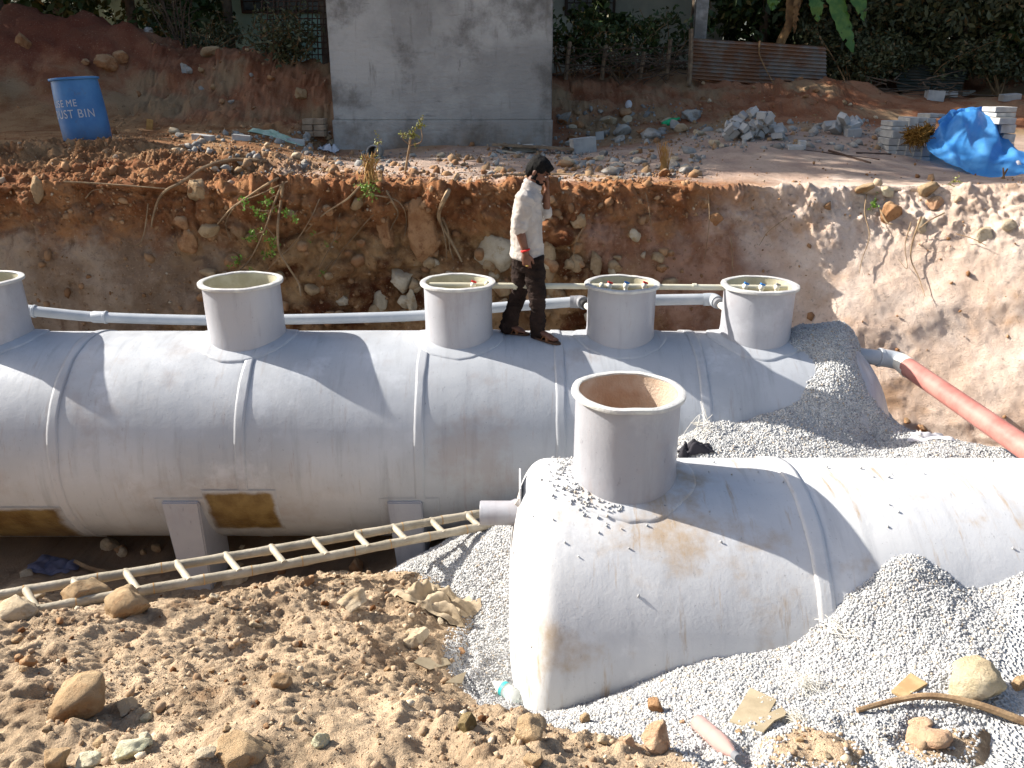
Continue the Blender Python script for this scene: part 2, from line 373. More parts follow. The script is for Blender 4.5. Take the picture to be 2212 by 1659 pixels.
# loose stones: many small chips in one mesh
ICO = bmesh.new(); bmesh.ops.create_icosphere(ICO, subdivisions=1, radius=1)
IV = np.array([v.co[:] for v in ICO.verts]); IF = np.array([[v.index for v in f.verts] for f in ICO.faces]); ICO.free()
def stones(pos, rad, flat=(.45, .9), seed=1, jag=.36):
    g = np.random.default_rng(seed); n = len(pos); k = len(IV)
    q = g.normal(size=(n, 4)); q /= np.linalg.norm(q, axis=1, keepdims=True); w, x, y, z = q.T
    M = np.stack([1 - 2 * (y * y + z * z), 2 * (x * y - z * w), 2 * (x * z + y * w), 2 * (x * y + z * w), 1 - 2 * (x * x + z * z), 2 * (y * z - x * w), 2 * (x * z - y * w), 2 * (y * z + x * w), 1 - 2 * (x * x + y * y)], -1).reshape(n, 3, 3)
    sh = np.stack([g.uniform(.8, 1.25, n), g.uniform(*flat, n), g.uniform(.6, 1., n)], -1)
    V = IV[None] * (1 + g.uniform(-jag, jag, (n, k, 1))) * sh[:, None, :] * rad[:, None, None]
    V = np.einsum('nij,nkj->nki', M, V) + pos[:, None, :]
    return V.reshape(-1, 3).astype(np.float32), (IF[None] + (np.arange(n) * k)[:, None, None]).reshape(-1, 3)
def scatter(n, x0, x1, y0, y1, seed):
    g = np.random.default_rng(seed); return g.uniform(x0, x1, n), g.uniform(y0, y1, n), g
px_, py_, pr_ = [], [], []
for (n, x0, x1, y0, y1, r0, r1, sd_) in ((120000, -.9, 3.2, 2.1, 4.4, .0045, .0112, 1), (34000, -1.6, .4, 4.0, 6.5, .005, .0115, 2), (55000, .9, 4.9, 5.4, 8.0, .006, .0122, 3)):
    x, y, g = scatter(n, x0, x1, y0, y1, sd_); s = gravel_sd(x, y) + fbm(np.c_[x, y, x * 0].astype(np.float32), 7, 3, seed=77) * .05
    k = s > g.uniform(-.07, .03, n)
    zz = gravel_height(x, y); k &= (zz > tank_z(T1, x, y) - .01) & (zz > tank_z(T2, x, y) - .01) & (np.abs(x) < y * .75)
    px_.append(x[k]); py_.append(y[k]); pr_.append(g.uniform(r0, r1, k.sum()))
x = np.concatenate(px_); y = np.concatenate(py_); r = np.concatenate(pr_)
z = np.maximum(gravel_height(x, y), earth_height(x, y)) + r * rng.uniform(-.35, .45, len(r))
sv, sf = stones(np.c_[x, y, z], r, seed=4)
sm = npmesh('chips', sv, sf)
# bed and chips are one stuff object with two materials
gb = bmesh.new(); gb.from_mesh(gm); 
nb = len(gm.vertices)
v1 = getv(gm); me = bpy.data.meshes.new('gravel')
f1 = np.empty(len(gm.loops), np.int32); gm.loops.foreach_get('vertex_index', f1); gb.free()
nq, ntri = len(f1) // 4, len(sf)
me.vertices.add(nb + len(sv)); me.vertices.foreach_set('co', np.r_[v1, sv].astype(np.float32).ravel())
li = np.r_[f1, (sf + nb).ravel()].astype(np.int32); me.loops.add(len(li)); me.loops.foreach_set('vertex_index', li)
ls = np.r_[np.arange(nq) * 4, nq * 4 + np.arange(ntri) * 3].astype(np.int32); lt = np.r_[np.full(nq, 4), np.full(ntri, 3)].astype(np.int32)
me.polygons.add(nq + ntri); me.polygons.foreach_set('loop_start', ls); me.polygons.foreach_set('loop_total', lt)
me.materials.append(M_bed); me.materials.append(M_chip); me.polygons.foreach_set('material_index', np.r_[np.zeros(nq), np.ones(ntri)].astype(np.int32)); me.update(calc_edges=True)
tag(link('gravel', me), 'pale grey crushed stone gravel heaped round the near tank', 'gravel', kind='stuff')

# ---------------------------------------------------------------- far side: cut bank and the ground behind it
def ipl(x, xk, yk): return np.interp(x, xk, yk)
BX = [-9, -6, -4, -2, 0, 1.2, 2.4, 3.2, 4.2, 5.6, 9]
BYb = [8.75, 8.7, 8.75, 8.9, 8.95, 8.85, 8.7, 8.35, 7.65, 6.7, 4.8]
BYt = [9.0, 9.0, 9.05, 9.1, 9.15, 9.2, 9.35, 9.4, 9.25, 8.75, 7.2]
BZt = [1.18, 1.17, 1.15, 1.14, 1.13, 1.12, 1.10, 1.10, 1.12, 1.16, 1.2]
F_pts = [(x, float(ipl(x, BX, BYt)), float(ipl(x, BX, BZt))) for x in np.linspace(-9, 9, 16)]
F_pts += pts([(0, 312, 10.9), (240, 312, 10.9), (165, 303, 11.4), (0, 290, 11.8), (420, 318, 11.2), (600, 335, 11.0), (400, 292, 12.4), (560, 290, 13.2), (300, 260, 13.6), (0, 250, 13.4), (150, 255, 13.5), (520, 262, 14.0), (690, 255, 14.6),
              (723, 320, 14.0), (1192, 320, 14.0), (950, 340, 12.3), (700, 352, 11.2), (1100, 365, 11.0), (1300, 325, 13.6), (1250, 262, 15.6), (1250, 172, 17.2), (1480, 172, 17.2), (1480, 250, 15.4), (1620, 300, 12.8), (1620, 250, 15), (1700, 190, 17),
              (1783, 188, 17), (1900, 200, 17.5), (1800, 265, 14.5), (1900, 310, 12.8), (1500, 345, 11.4), (1750, 330, 11.8), (2000, 354, 11.9), (1930, 338, 12.0), (1960, 300, 13.2), (2080, 300, 13.2), (2130, 385, 10.4), (2212, 372, 10.8), (2020, 212, 18), (2200, 222, 18), (2000, 260, 15), (2212, 300, 13.8), (2212, 340, 12.4)])
# spoil heap on the left and its crest
F_pts += pts([(0, 45, 15.6), (30, 12, 15.8), (84, 22, 15.8), (141, 49, 15.8), (175, 34, 15.9), (235, 62, 15.8), (285, 64, 15.7), (346, 99, 15.5), (400, 122, 15.4), (433, 130, 15.4), (468, 108, 15.4), (500, 122, 15.4), (571, 139, 15.5), (709, 152, 15.8),
              (200, 160, 14.6), (60, 140, 14.6), (350, 190, 14.6), (500, 190, 14.8), (620, 200, 15.0), (-150, 20, 15.8), (-150, 250, 13.4)])
F_pts += [(x, 17.3, 2.2) for x in (-9, -7, -5, -3)] + [(-1, 17, 2.2)] + [(x, y, 2.35) for x in (-12, -6, 0, 6, 12) for y in (20, 25)] + [(-11, 10, 1.3), (-11, 13.5, 1.7), (-11, 15.6, 3.4), (11, 10, 1.2), (11, 13, 1.4), (11, 17, 2.1), (14.5, 17.5, 2.2), (14.5, 10, 1.3), (-13, 16, 2.8), (-13, 10, 1.3)]
Ff = RBF(F_pts)
bx = axis_steps(-13, -6.4, 6.4, 15, .0165, .15); nface = 190
s = np.linspace(0, 1, nface); far = np.concatenate([np.arange(1, 46) * .02, .9 + np.cumsum(.02 * 1.018 ** np.arange(1, 165))]); far = far[far < 15]
Yb, Yt, Zt = ipl(bx, BX, BYb), ipl(bx, BX, BYt), ipl(bx, BX, BZt)
k3 = np.ones(41) / 41; sm_ = lambda q: np.convolve(np.pad(q, 20, 'edge'), k3, 'valid')
Yb, Yt, Zt = sm_(Yb), sm_(Yt), sm_(Zt)
G = np.zeros((nface + len(far), len(bx), 3)); G[:, :, 0] = bx
right = sstep(2.2, 3.8, bx)
prof = (s[:, None] ** 1.25) * right + (1 - right) * (s[:, None] ** .8)
G[:nface, :, 1] = Yb + (Yt - Yb) * prof; G[:nface, :, 2] = -2.25 + (Zt + 2.25) * s[:, None]
G[nface:, :, 1] = Yt + far[:, None]
G[nface:, :, 2] = Ff(G[nface:, :, 0], G[nface:, :, 1])
G[nface:nface + 20, :, 2] += (Zt - G[nface, :, 2]) * np.linspace(1, 0, 20)[:, None]
N = gridnormals(G); 
if N[5, 100, 1] > 0: N = -N
p = G.reshape(-1, 3).astype(np.float32); n = N.reshape(-1, 3); xx, yy, zz = p.T
face = np.r_[np.ones(nface), np.zeros(len(far))][:, None].repeat(len(bx), 1).ravel()
lip = np.exp(-((yy - 9.2 - .9 * (xx < -2.5)) / 1.0) ** 2) * (1 - face) * (1 - .92 * sstep(.8, 2.5, xx)); lipface = face * np.exp(-((zz - 1.0) / .45) ** 2)
mound = (1 - face) * np.maximum(sstep(-2.6, -3.3, xx) * sstep(13.2, 14.2, yy), sstep(.6, 1.2, xx) * sstep(14.5, 15.6, yy) * .7); slopeL = (1 - face) * sstep(-1.8, -3.2, xx) * sstep(11.2, 10.6, yy)
mid = face * sstep(-4.3, -3.2, xx) * sstep(1.6, .6, xx); rt = face * sstep(1.9, 3.2, xx)
pw = p + np.stack([fbm(p, 2.2, 2, seed=k) for k in (201, 202, 203)], -1) * .12
cob = clods(pw, 2.6, 31, .6) * .32 + clods(pw + 5, 5.2, 41, .6) * .17 + clods(pw + 9, 11, 43, .6) * .08
d = face * (fbm(p, .8, 3, seed=101) * .10 + fbm(p, 3, 5, .55, seed=105) * .05 * (1 - .72 * rt))
d += mid * (cob * .8 + fbm(p, 11, 4, .65, seed=116) * .018) + rt * (fbm(np.stack([xx + .45 * zz, yy, zz * 1.7 - .3 * xx], -1), 0.4, 4, .42, seed=111, ridge=True) * .085 + fbm(np.stack([xx * 1.6 + zz, yy, zz * .5], -1), 2.2, 5, .55, seed=113) * .014 + fbm(p, 9, 5, .6, seed=114) * .005 + clods(pw, 2.0, 47, .10) * .06)
d += (lip + slopeL) * (clods(pw, 4.2, 51, .5) * .05 + clods(pw + 2, 9, 53, .6) * .05 + clods(pw + 4, 19, 54, .6) * .03 + fbm(p, 1.8, 7, .62, seed=121) * .045) + lipface * (clods(pw, 3.4, 55, .6) * .14 * (1 - .8 * rt) + clods(pw + 4, 9, 57, .6) * .09 * (1 - .6 * rt) + clods(pw + 6, 20, 58, .6) * .05 + fbm(p, 4, 5, .65, seed=122) * .03)
d += mound * (fbm(p, .9, 7, .64, seed=131) * .13 + clods(pw, 2.0, 59, .5) * .17 + clods(pw + 3, 6, 63, .55) * .11 + fbm(p, 7, 3, seed=135) * .035)
d += (1 - face) * (fbm(p, 1.5, 4, seed=141) * .015 + fbm(p, 9, 3, seed=143) * .006)
# brown clump that bulges out beside the man, and a hollow under the roots
q = np.array(P(1245, 470, 9.0)); d += face * np.exp(-(((xx - q[0]) / .34) ** 2 + ((zz - q[2] - .1) / .5) ** 2)) * sstep(1.12, .8, zz) * (.22 + clods(pw, 5, 71, .7) * .16 + clods(pw, 12, 73, .7) * .08 + fbm(p, 9, 4, seed=151) * .04)
d -= face * sstep(-4.4, -3, xx) * sstep(.4, -.4, xx) * np.exp(-((zz - .5) / .38) ** 2) * .17
Gd = p + n * d[:, None]
me = npmesh('earth_bank', Gd, gridfaces(G.shape[0], G.shape[1])[:, ::-1])
mt = Mat('bank_soil', .95, .1)
w = lambda sc, lo, hi, **k: mt.noise(sc, 6, .6, 'World', lo=lo, hi=hi, **k)
left = mt.mix(hexc(150, 122, 98), hexc(180, 154, 130), w(2.2, .4, .62)); left = mt.mix(left, hexc(92, 58, 36), w(1.1, .5, .64, stretch=(2.4, 2.4, .25), off=3), amt=.7)
mids = mt.mix(hexc(152, 112, 76), hexc(184, 146, 104), w(3, .4, .6)); mids = mt.mix(mids, hexc(96, 54, 32), w(1.4, .48, .62, off=2))
rgt = mt.mix(hexc(216, 190, 170), hexc(234, 213, 196), w(1.7, .38, .6)); rgt = mt.mix(rgt, hexc(196, 152, 112), w(1.1, .54, .7, off=6), amt=.7); rgt = mt.mix(rgt, hexc(172, 132, 104), w(5, .58, .74, off=1), amt=.4)
xw = mt.n('ShaderNodeSeparateXYZ'); mt.L(mt.pos('World'), xw.inputs[0])
jx = mt.math('ADD', xw.outputs[0], mt.math('MULTIPLY', w(1.2, .2, .8, off=8), 1.6))
facec = mt.mix(left, mids, mt.ramp(jx, -3.4, -2.4)); 
redr = mt.mix(hexc(150, 106, 82), hexc(186, 144, 120), w(2.6, .4, .62))
facec = mt.mix(facec, redr, mt.ramp(jx, 1.5, 2.3)); facec = mt.mix(facec, rgt, mt.ramp(jx, 2.5, 4.0))
jz = mt.math('ADD', xw.outputs[2], mt.math('MULTIPLY', w(2.4, .2, .8, off=5), .7))
top = mt.mix(hexc(144, 94, 62), hexc(176, 126, 86), w(2.7, .4, .62, off=7))
facec = mt.mix(facec, top, mt.math('MULTIPLY', mt.ramp(jz, .8, 1.25), mt.ramp(jx, 4.2, 2.6)))
jy = mt.math('ADD', xw.outputs[1], mt.math('MULTIPLY', w(1.0, .2, .8, off=2), 1.0))
sand = mt.mix(hexc(182, 156, 140), hexc(206, 182, 162), w(1.6, .35, .65)); sand = mt.mix(sand, hexc(150, 138, 130), w(.8, .5, .65, off=9), amt=.6)
tan = mt.mix(hexc(168, 132, 96), hexc(140, 98, 66), w(1.9, .4, .62)); sand = mt.mix(tan, sand, mt.ramp(jx, -2.6, -.9))
gr = mt.mix(facec, sand, mt.math('MULTIPLY', mt.ramp(jy, 10.0, 10.5), 1.0))
red = mt.mix(hexc(150, 98, 70), hexc(170, 122, 92), w(1.7, .4, .6, off=4)); red = mt.mix(red, hexc(168, 144, 112), w(.8, .46, .62, off=11), amt=.8)
red = mt.mix(red, hexc(116, 62, 48), mt.math('MULTIPLY', mt.ramp(jz, 2.5, 3.2), mt.ramp(jx, -3.5, -6.5)), amt=.8)
gr = mt.mix(gr, red, mt.ramp(jy, 14.0, 14.8))
gr = mt.mix(gr, hexc(200, 176, 146), mt.noise(42, 3, .6, 'World', lo=.6, hi=.72), amt=.45); gr = mt.mix(gr, hexc(70, 46, 32), mt.noise(18, 5, .65, 'World', lo=.56, hi=.72, off=3), amt=.45)
mt.color(gr).bump(mt.noise(24, 8, .7, 'World', lo=.15, hi=.85), .6, .03); mt.bump(mt.noise(80, 5, .75, 'World', lo=.2, hi=.8), .8, .014)
M_bank = mt.m
link('earth_bank', me, M_bank, smooth=True)['kind'] = 'structure'
bank_tree = BVHTree.FromPolygons([tuple(q) for q in Gd.tolist()], gridfaces(G.shape[0], G.shape[1]).tolist())
pit_tree = BVHTree.FromPolygons(np.stack([X, Y, np.maximum(Zp, np.where(gravel_sd(X, Y) > 0, gravel_height(X, Y), -9))], -1).reshape(-1, 3).tolist(), gridfaces(len(ys), len(xs)).tolist())
def hit(px, py):                               # first ground point along a line of sight
    o = Vector((0, 0, CAMZ)); d = ray(px, py); best = None
    for t in (bank_tree, pit_tree):
        h = t.ray_cast(o, d)
        if h[0] and (best is None or h[3] < best[3]): best = h
    return (best[0], best[1] if best[1].dot(d) < 0 else -best[1]) if best else (None, None)
def drop(x, y):                                # ground height under a point
    z = -9
    for t in (bank_tree, pit_tree):
        h = t.ray_cast(Vector((x, y, 9)), Vector((0, 0, -1)))
        if h[0]: z = max(z, h[0].z)
    return z
# the ground beyond, one sheet to the horizon
fx = np.linspace(-120, 120, 60); fy = np.concatenate([np.linspace(23.0, 40, 20), np.linspace(45, 220, 12)]); FX, FY = np.meshgrid(fx, fy)
FZ = 2.2 + fbm(np.c_[FX.ravel(), FY.ravel(), FX.ravel() * 0].astype(np.float32), .12, 3, seed=9).reshape(FX.shape) * .25; FZ[0] = 1.9
struct(link('ground', npmesh('ground', np.stack([FX, FY, FZ], -1).reshape(-1, 3), gridfaces(len(fy), len(fx))), plain('far_soil', hexc(110, 74, 50), hexc(90, 76, 50), .95, .6, kind='World'), smooth=True))
# ---------------------------------------------------------------- tanks
def frp(name, base, hi, stain, stain_amt, rough=.45):
    m = Mat(name, rough, .4)
    a = m.mix(base, hi, m.noise(.9, 5, .55, 'World'))
    a = m.mix(a, tuple(.72 * c for c in base[:3]) + (1,), m.noise(2.2, 6, .6, 'World', stretch=(5, .6, .6), lo=.5, hi=.75), amt=.5)
    a = m.mix(a, stain, m.noise(1.6, 7, .65, 'World', lo=.53, hi=.72, off=5), amt=stain_amt)
    a = m.mix(a, stain, m.noise(4.5, 6, .7, 'World', stretch=(4, .5, .5), lo=.55, hi=.75, off=2), amt=stain_amt)
    a = m.mix(a, hexc(90, 88, 92), m.noise(45, 3, .6, 'World', lo=.68, hi=.76), amt=.5)
    a = m.mix(a, hexc(70, 68, 70), m.noise(9, 6, .7, 'World', stretch=(3, 1, 1), lo=.62, hi=.76, off=7), amt=.45); a = m.mix(a, tuple(min(1, 1.25 * c) for c in hi[:3]) + (1,), m.noise(1.4, 7, .7, 'World', lo=.54, hi=.7, off=11), amt=.5); a = m.mix(a, hexc(120, 112, 104), m.noise(22, 5, .75, 'World', stretch=(1, 1, .4), lo=.6, hi=.75, off=13), amt=.3)
    m.color(a).bump(m.noise(5, 4, .6, 'World', lo=.2, hi=.8), .06, .03); m.bump(m.noise(60, 4, .6, 'World', lo=.2, hi=.8), .12, .004)
    m.L(m.ramp(m.noise(3, 5, .6, 'World'), 0, 1, rough - .1, rough + .18), m.b.inputs['Roughness'])
    return m.m
M_tank = frp('weathered_grey_resin', hexc(162, 165, 169), hexc(178, 181, 185), hexc(138, 118, 104), .35)
M_tank2 = frp('dusty_pale_resin', hexc(186, 187, 189), hexc(203, 203, 202), hexc(166, 140, 106), .8)
M_band = frp('resin_strip', hexc(160, 163, 167), hexc(176, 178, 182), hexc(138, 118, 104), .25)
M_neck = frp('grey_neck_resin', hexc(150, 151, 157), hexc(166, 167, 172), hexc(140, 120, 110), .25, .38)
M_cream = plain('cream_gelcoat', hexc(196, 190, 166), hexc(176, 168, 142), .6, 5, .2, 40, kind='World')
M_brownin = plain('brown_raw_laminate', hexc(178, 148, 122), hexc(196, 176, 156), .7, 4, .3, 60, kind='World')
M_rim = plain('rim_resin', hexc(196, 196, 190), hexc(170, 168, 168), .5, 8, .25, 50, kind='World')
m = Mat('raw_brown_resin', .4, .4); a = m.mix(hexc(96, 74, 40), hexc(126, 106, 66), m.noise(5, 6, .6, 'World')); g_ = m.n('ShaderNodeSeparateXYZ'); m.L(m.pos('Generated'), g_.inputs[0]); jn = m.math('MULTIPLY', m.noise(7, 5, .6, 'World', lo=.2, hi=.8), .06); k_ = None
for ax_ in (0, 2):
    for fl_ in (0, 1):
        d_ = g_.outputs[ax_] if not fl_ else m.math('SUBTRACT', 1., g_.outputs[ax_]); r_ = m.ramp(m.math('SUBTRACT', d_, jn), -.02, .07); k_ = r_ if k_ is None else m.math('MULTIPLY', k_, r_)
a = m.mix(hexc(162, 165, 169), a, k_); m.color(a).bump(m.noise(25, 4, .6, 'World'), .25, .01); M_raw = m.m

def shell(T, name, mat, parent, n=220, seg=128):
    dx0 = T['x0'] - T['d0'] + T['d0'] * (1 - np.cos(np.linspace(0, math.pi / 2, 18)[1:-1]))
    dx1 = T['x1'] + T['d1'] * np.sin(np.linspace(0, math.pi / 2, 18)[1:-1])
    xs = np.r_[T['x0'] - T['d0'] + 1e-4, dx0, np.linspace(T['x0'], T['x1'], n), dx1, T['x1'] + T['d1'] - 1e-4]
    r = tank_r(T, xs); w = np.linspace(0, 2 * math.pi, seg, endpoint=False)
    v = np.stack([np.repeat(xs[:, None], seg, 1), T['y'] + r[:, None] * np.cos(w), T['z'] + r[:, None] * np.sin(w)], -1).reshape(-1, 3)
    nr = np.stack([v[:, 0] * 0, v[:, 1] - T['y'], v[:, 2] - T['z']], -1); nr /= np.linalg.norm(nr, axis=1, keepdims=True) + 1e-9
    v = v + nr * (fbm(v.astype(np.float32), .9, 3, seed=301) * .004)[:, None]
    o = link(name, npmesh(name, v, gridfaces(len(xs), seg, True)[:, ::-1]), mat, parent, True); return o
def cyl_patch(T, name, x, t0, t1, half, h, mat, parent, n=70, seed=1, edge=.006):   # a strip laid round the shell at x
    w = np.linspace(R(t0), R(t1), n); k = np.array([-1, -.94, -.5, 0, .5, .94, 1.]); hh = np.array([-.004, h, h, h * 1.1, h, h, -.004])
    p = np.c_[w * 3, w * 0 + x * 3.1, w * 0].astype(np.float32)
    c0 = fbm(p, 1.2, 4, seed=seed) * edge; c1 = fbm(p, 1.2, 4, seed=seed + 9) * edge
    xs = x + half * k[None] + np.where(k[None] < 0, c0[:, None], c1[:, None])
    rr = tank_r(T, xs) + hh[None] + .004
    v = np.stack([xs, T['y'] - rr * np.cos(w)[:, None], T['z'] + rr * np.sin(w)[:, None]], -1)
    return link(name, npmesh(name, v.reshape(-1, 3), gridfaces(n, len(k))), mat, parent, True)
def neck(T, x, r, h, parent, inner, rimr, seed, lean=0.0):
    top = T['z'] + T['r']; c = Vector((x, T['y'], top)); seg = 96
    def ringz(prof, name, mats, wav, par):
        w = np.linspace(0, 2 * math.pi, seg, endpoint=False); V = []
        for (a, z) in prof:
            q = np.c_[np.cos(w) * 1.6, np.sin(w) * 1.6, w * 0 + z].astype(np.float32); jr = fbm(q, 1, 3, seed=seed) * wav * (1 if z > h - .08 else .35); jz = fbm(q, 1.3, 3, seed=seed + 5) * wav * 1.1 * (1 if z > h - .05 else 0)
            V.append(np.c_[(a + jr) * np.cos(w) + lean * z, (a + jr) * np.sin(w), np.maximum(z + jz, -.4)])
        v = np.concatenate(V) + np.array(c); f = gridfaces(len(prof), seg, True); me = npmesh(name, v, f)
        for m_ in mats: me.materials.append(m_)
        if len(mats) > 1:
            mi = np.zeros(len(f), np.int32); kk = next(i for i in range(1, len(prof)) if prof[i][0] < r - .012 and prof[i][1] < h + .001); mi[(kk - 1) * seg:] = 1; me.polygons.foreach_set('material_index', mi)
        o = link(name, me, None, par, True); me.set_sharp_from_angle(angle=R(50)); return o
    zb = -(1 - math.sqrt(1 - (r + .03) ** 2)) - .06
    nk = ringz([(r + .022, zb), (r + .018, zb + .05), (r + .006, zb + .16), (r, zb + .2), (r, h * .5), (r, h - .004), (r - .014, h - .006), (r - .016, h * .5), (r - .016, -.02), (.02, -.025)], 'neck', [M_neck, inner], .003, parent)
    ringz([(r - .004, h - .016), (rimr, h - .02), (rimr + .003, h - .008), (rimr, h + .004), (r + .004, h + .012), (r - .018, h + .004), (r - .012, h - .014)], 'rim', [M_rim], .0045, nk)
    # collar laid on the shell round the neck
    w = np.linspace(0, 2 * math.pi, seg, endpoint=False); V = []
    for k, (a, dz) in enumerate(((r - .01, .022), (r + .04, .016), (r + .105, .011), (r + .122, .009), (r + .126, -.012))):
        jr = fbm(np.c_[np.cos(w) * 2, np.sin(w) * 2, w * 0].astype(np.float32), 1.5, 4, seed=seed + 20) * .012 * (k > 1)
        xx_, yy_ = (a + jr) * np.cos(w), (a + jr) * np.sin(w)
        V.append(np.c_[x + xx_, T['y'] + yy_, T['z'] + np.sqrt(np.clip((T['r'] + dz) ** 2 - yy_ ** 2, 0, None))])
    link('collar', npmesh('collar', np.concatenate(V), gridfaces(5, seg, True)), M_tank if T is T1 else M_tank2, parent, True)
    return nk
def xat(px, py, Y): return P(px, py, Y).x

tA = thing('storage_tank', 'long grey cylindrical tank with five open necks lying in the pit, man standing on it', 'tank')
shell(T1, 'shell', M_tank, tA)
NX = [xat(-47, 600, 7.2), xat(521, 600, 7.2), xat(989, 605, 7.2), xat(1344, 607, 7.2), xat(1642, 608, 7.2)]
for k, (x, r, inn) in enumerate(zip(NX, (.345, .345, .312, .312, .318), (M_cream,) * 5)):
    neck(T1, x, r, .535 - .012 * k, tA, inn, r + .032, 40 + k, lean=(-.02, -.012, 0, .004, .004)[k])
SX = [xat(p_, y_, 6.35) for p_, y_ in ((115, 900), (518, 900), (905, 900), (1212, 900), (1530, 880))]
for k, x in enumerate(SX + [-6.2]): cyl_patch(T1, 'seam_band', x, -60, 200, .045, .0042, M_band, tA, seed=60 + k)
for (px, wl, lab) in ((403, .30, 0), (884, .28, 0)):
    q = tank_hit(T1, px, 1090); x = q.x
    pad = cyl_patch(T1, 'saddle_pad', x, -45, -11, .27, .006, M_tank, tA, 30, seed=80)
    b = MB(); yb = 6.185; 
    b.v = [(x - wl / 2 - .05, yb, -1.22), (x + wl / 2 - .02, yb, -1.22), (x + wl / 2, yb - .03, -2.35), (x - wl / 2 + .06, yb - .03, -2.35), (x - wl / 2 - .05, yb + .5, -1.22), (x + wl / 2 - .02, yb + .5, -1.22), (x + wl / 2, yb + .5, -2.35), (x - wl / 2 + .06, yb + .5, -2.35)]
    b.f = [(0, 1, 2, 3), (4, 7, 6, 5), (0, 4, 5, 1), (1, 5, 6, 2), (2, 6, 7, 3), (3, 7, 4, 0)]; b.mi = [0] * 6
    bm = bmesh.new(); [bm.verts.new(v) for v in b.v]; bm.verts.ensure_lookup_table(); [bm.faces.new([bm.verts[i] for i in f]) for f in b.f]; bmesh.ops.bevel(bm, geom=bm.edges[:], offset=.012, segments=2, affect='EDGES')
    me = bpy.data.meshes.new('saddle_leg'); bm.to_mesh(me); bm.free(); link('saddle_leg', me, M_neck, tA)
q = tank_hit(T1, 525, 1100); cyl_patch(T1, 'resin_patch', q.x, -38, -6, .33, .0068, M_raw, tA, 40, seed=90, edge=.01)['label'] = 'square brown unpainted resin patch low on the side'
q = tank_hit(T1, 30, 1120); cyl_patch(T1, 'resin_patch', q.x - .05, -56, -17, .55, .006, M_raw, tA, 40, seed=93, edge=.01)['label'] = 'brown unpainted resin patch under the left end'

tB = thing('storage_tank', 'pale dusty cylindrical tank half buried in gravel in front, one wide neck', 'tank')
shell(T2, 'shell', M_tank2, tB)
neck(T2, xat(1357, 845, 4.62), .325, .575, tB, M_brownin, .352, 48)
cyl_patch(T2, 'seam_band', xat(1795, 1150, 3.9), -40, 160, .05, .008, M_tank2, tB, seed=70)
cyl_patch(T2, 'seam_band', xat(1795, 1150, 3.9) + 2.2, -40, 160, .05, .008, M_tank2, tB, seed=71)
# inlet stub on the dished end
pc = P(1125, 1108, 4.72); x0 = pc.x - .27
b = MB(); rr = .082
b.lathe([(rr - .012, .16), (rr - .012, 0.), (rr - .004, -.004), (rr, 0.004), (rr, .20), (rr + .012, .23), (rr + .018, .42)], (x0, pc.y, pc.z), 'x', 40)
inl = b.build('inlet_pipe', M_neck, tB, True)
b = MB(); b.box((x0 + .265, pc.y + .02, pc.z + .05), (.012, .30, .40), (0, 0, 0), .004); b.tube([(x0 + .24, pc.y - .06, pc.z + .12), (x0 + .40, pc.y - .10, pc.z + .02)], .025, 8); b.build('mounting_plate', M_tank2, inl)

# ---------------------------------------------------------------- pipes
M_pvc = plain('grey_pvc', hexc(158, 164, 170), hexc(174, 178, 182), .35, 3, spec=.45, kind='World')
M_pvcd = plain('dark_grey_pvc', hexc(116, 118, 122), hexc(132, 132, 136), .4, 3, spec=.45, kind='World')
M_white = plain('white_pvc', hexc(222, 218, 206), hexc(206, 200, 186), .4, 4, kind='World')
M_ivory = plain('ivory_pvc', hexc(206, 202, 182), hexc(190, 184, 160), .4, 3, kind='World')
M_red = plain('red_oxide_pipe', hexc(158, 98, 90), hexc(174, 122, 112), .5, 4, .15, 30, kind='World')
M_black = plain('black_rubber', hexc(30, 30, 32), None, .6)
M_redp = plain('red_plastic', hexc(200, 40, 36), None, .4); M_bluep = plain('blue_plastic', hexc(30, 120, 200), None, .4)
t = thing('drain_pipe', 'long grey plastic drain pipe sagging along behind the necks of the tank', 'pipe')
YP = 7.88
path = [P(x, y, YP + o) for x, y, o in ((-140, 655, -.05), (60, 671, -.05), (215, 685, 0), (460, 692, 0), (615, 690, 0), (760, 687, 0), (915, 681, 0), (1065, 665, -.02), (1160, 658, -.05), (1238, 652, -.08))]
MB().tube(curve(path, 8), .053, 20).build('pipe', M_pvc, t, True)
for k in (1, 2):
    d = (path[k + 1] - path[k]).normalized(); c = path[k]; MB().tube([c - d * .07, c - d * .06, c + d * .05, c + d * .055, c + d * .075, c + d * .08], [.056, .061, .061, .066, .066, .056], 20).build('coupling', M_pvc, t, True)
e = P(1258, 652, YP - .1)
MB().tube([P(1232, 652, YP - .08), P(1250, 652, YP - .09)], .062, 20).build('coupling', M_pvcd, t, True)
MB().tube(curve([P(1244, 652, YP - .09), P(1256, 652, YP - .12), P(1262, 655, YP - .22)], 5), [.064] * 11, 20).build('elbow', M_pvcd, t, True)
MB().tube([P(1262, 655, YP - .22), P(1266, 659, YP - .3)], .046, 14).build('seal', M_black, t, True)
MB().tube([P(1264, 658, YP - .25), P(1286, 672, YP - .5)], .034, 14).build('outlet_stub', M_white, t, True)
path = [P(x, y, YP - .08) for x, y in ((1300, 650), (1420, 648), (1535, 646))]
MB().tube(path, .056, 20).build('pipe', M_pvc, t, True)
MB().tube(curve([P(1520, 647, YP - .08), P(1540, 647, YP - .1), P(1550, 653, YP - .2)], 5), [.064] * 11, 20).build('elbow', M_pvc, t, True)
MB().tube([P(1549, 652, YP - .18), P(1554, 657, YP - .26)], .052, 16).build('seal', M_pvcd, t, True)
MB().tube([P(1552, 656, YP - .22), P(1584, 678, YP - .5)], .034, 14).build('outlet_stub', M_white, t, True)

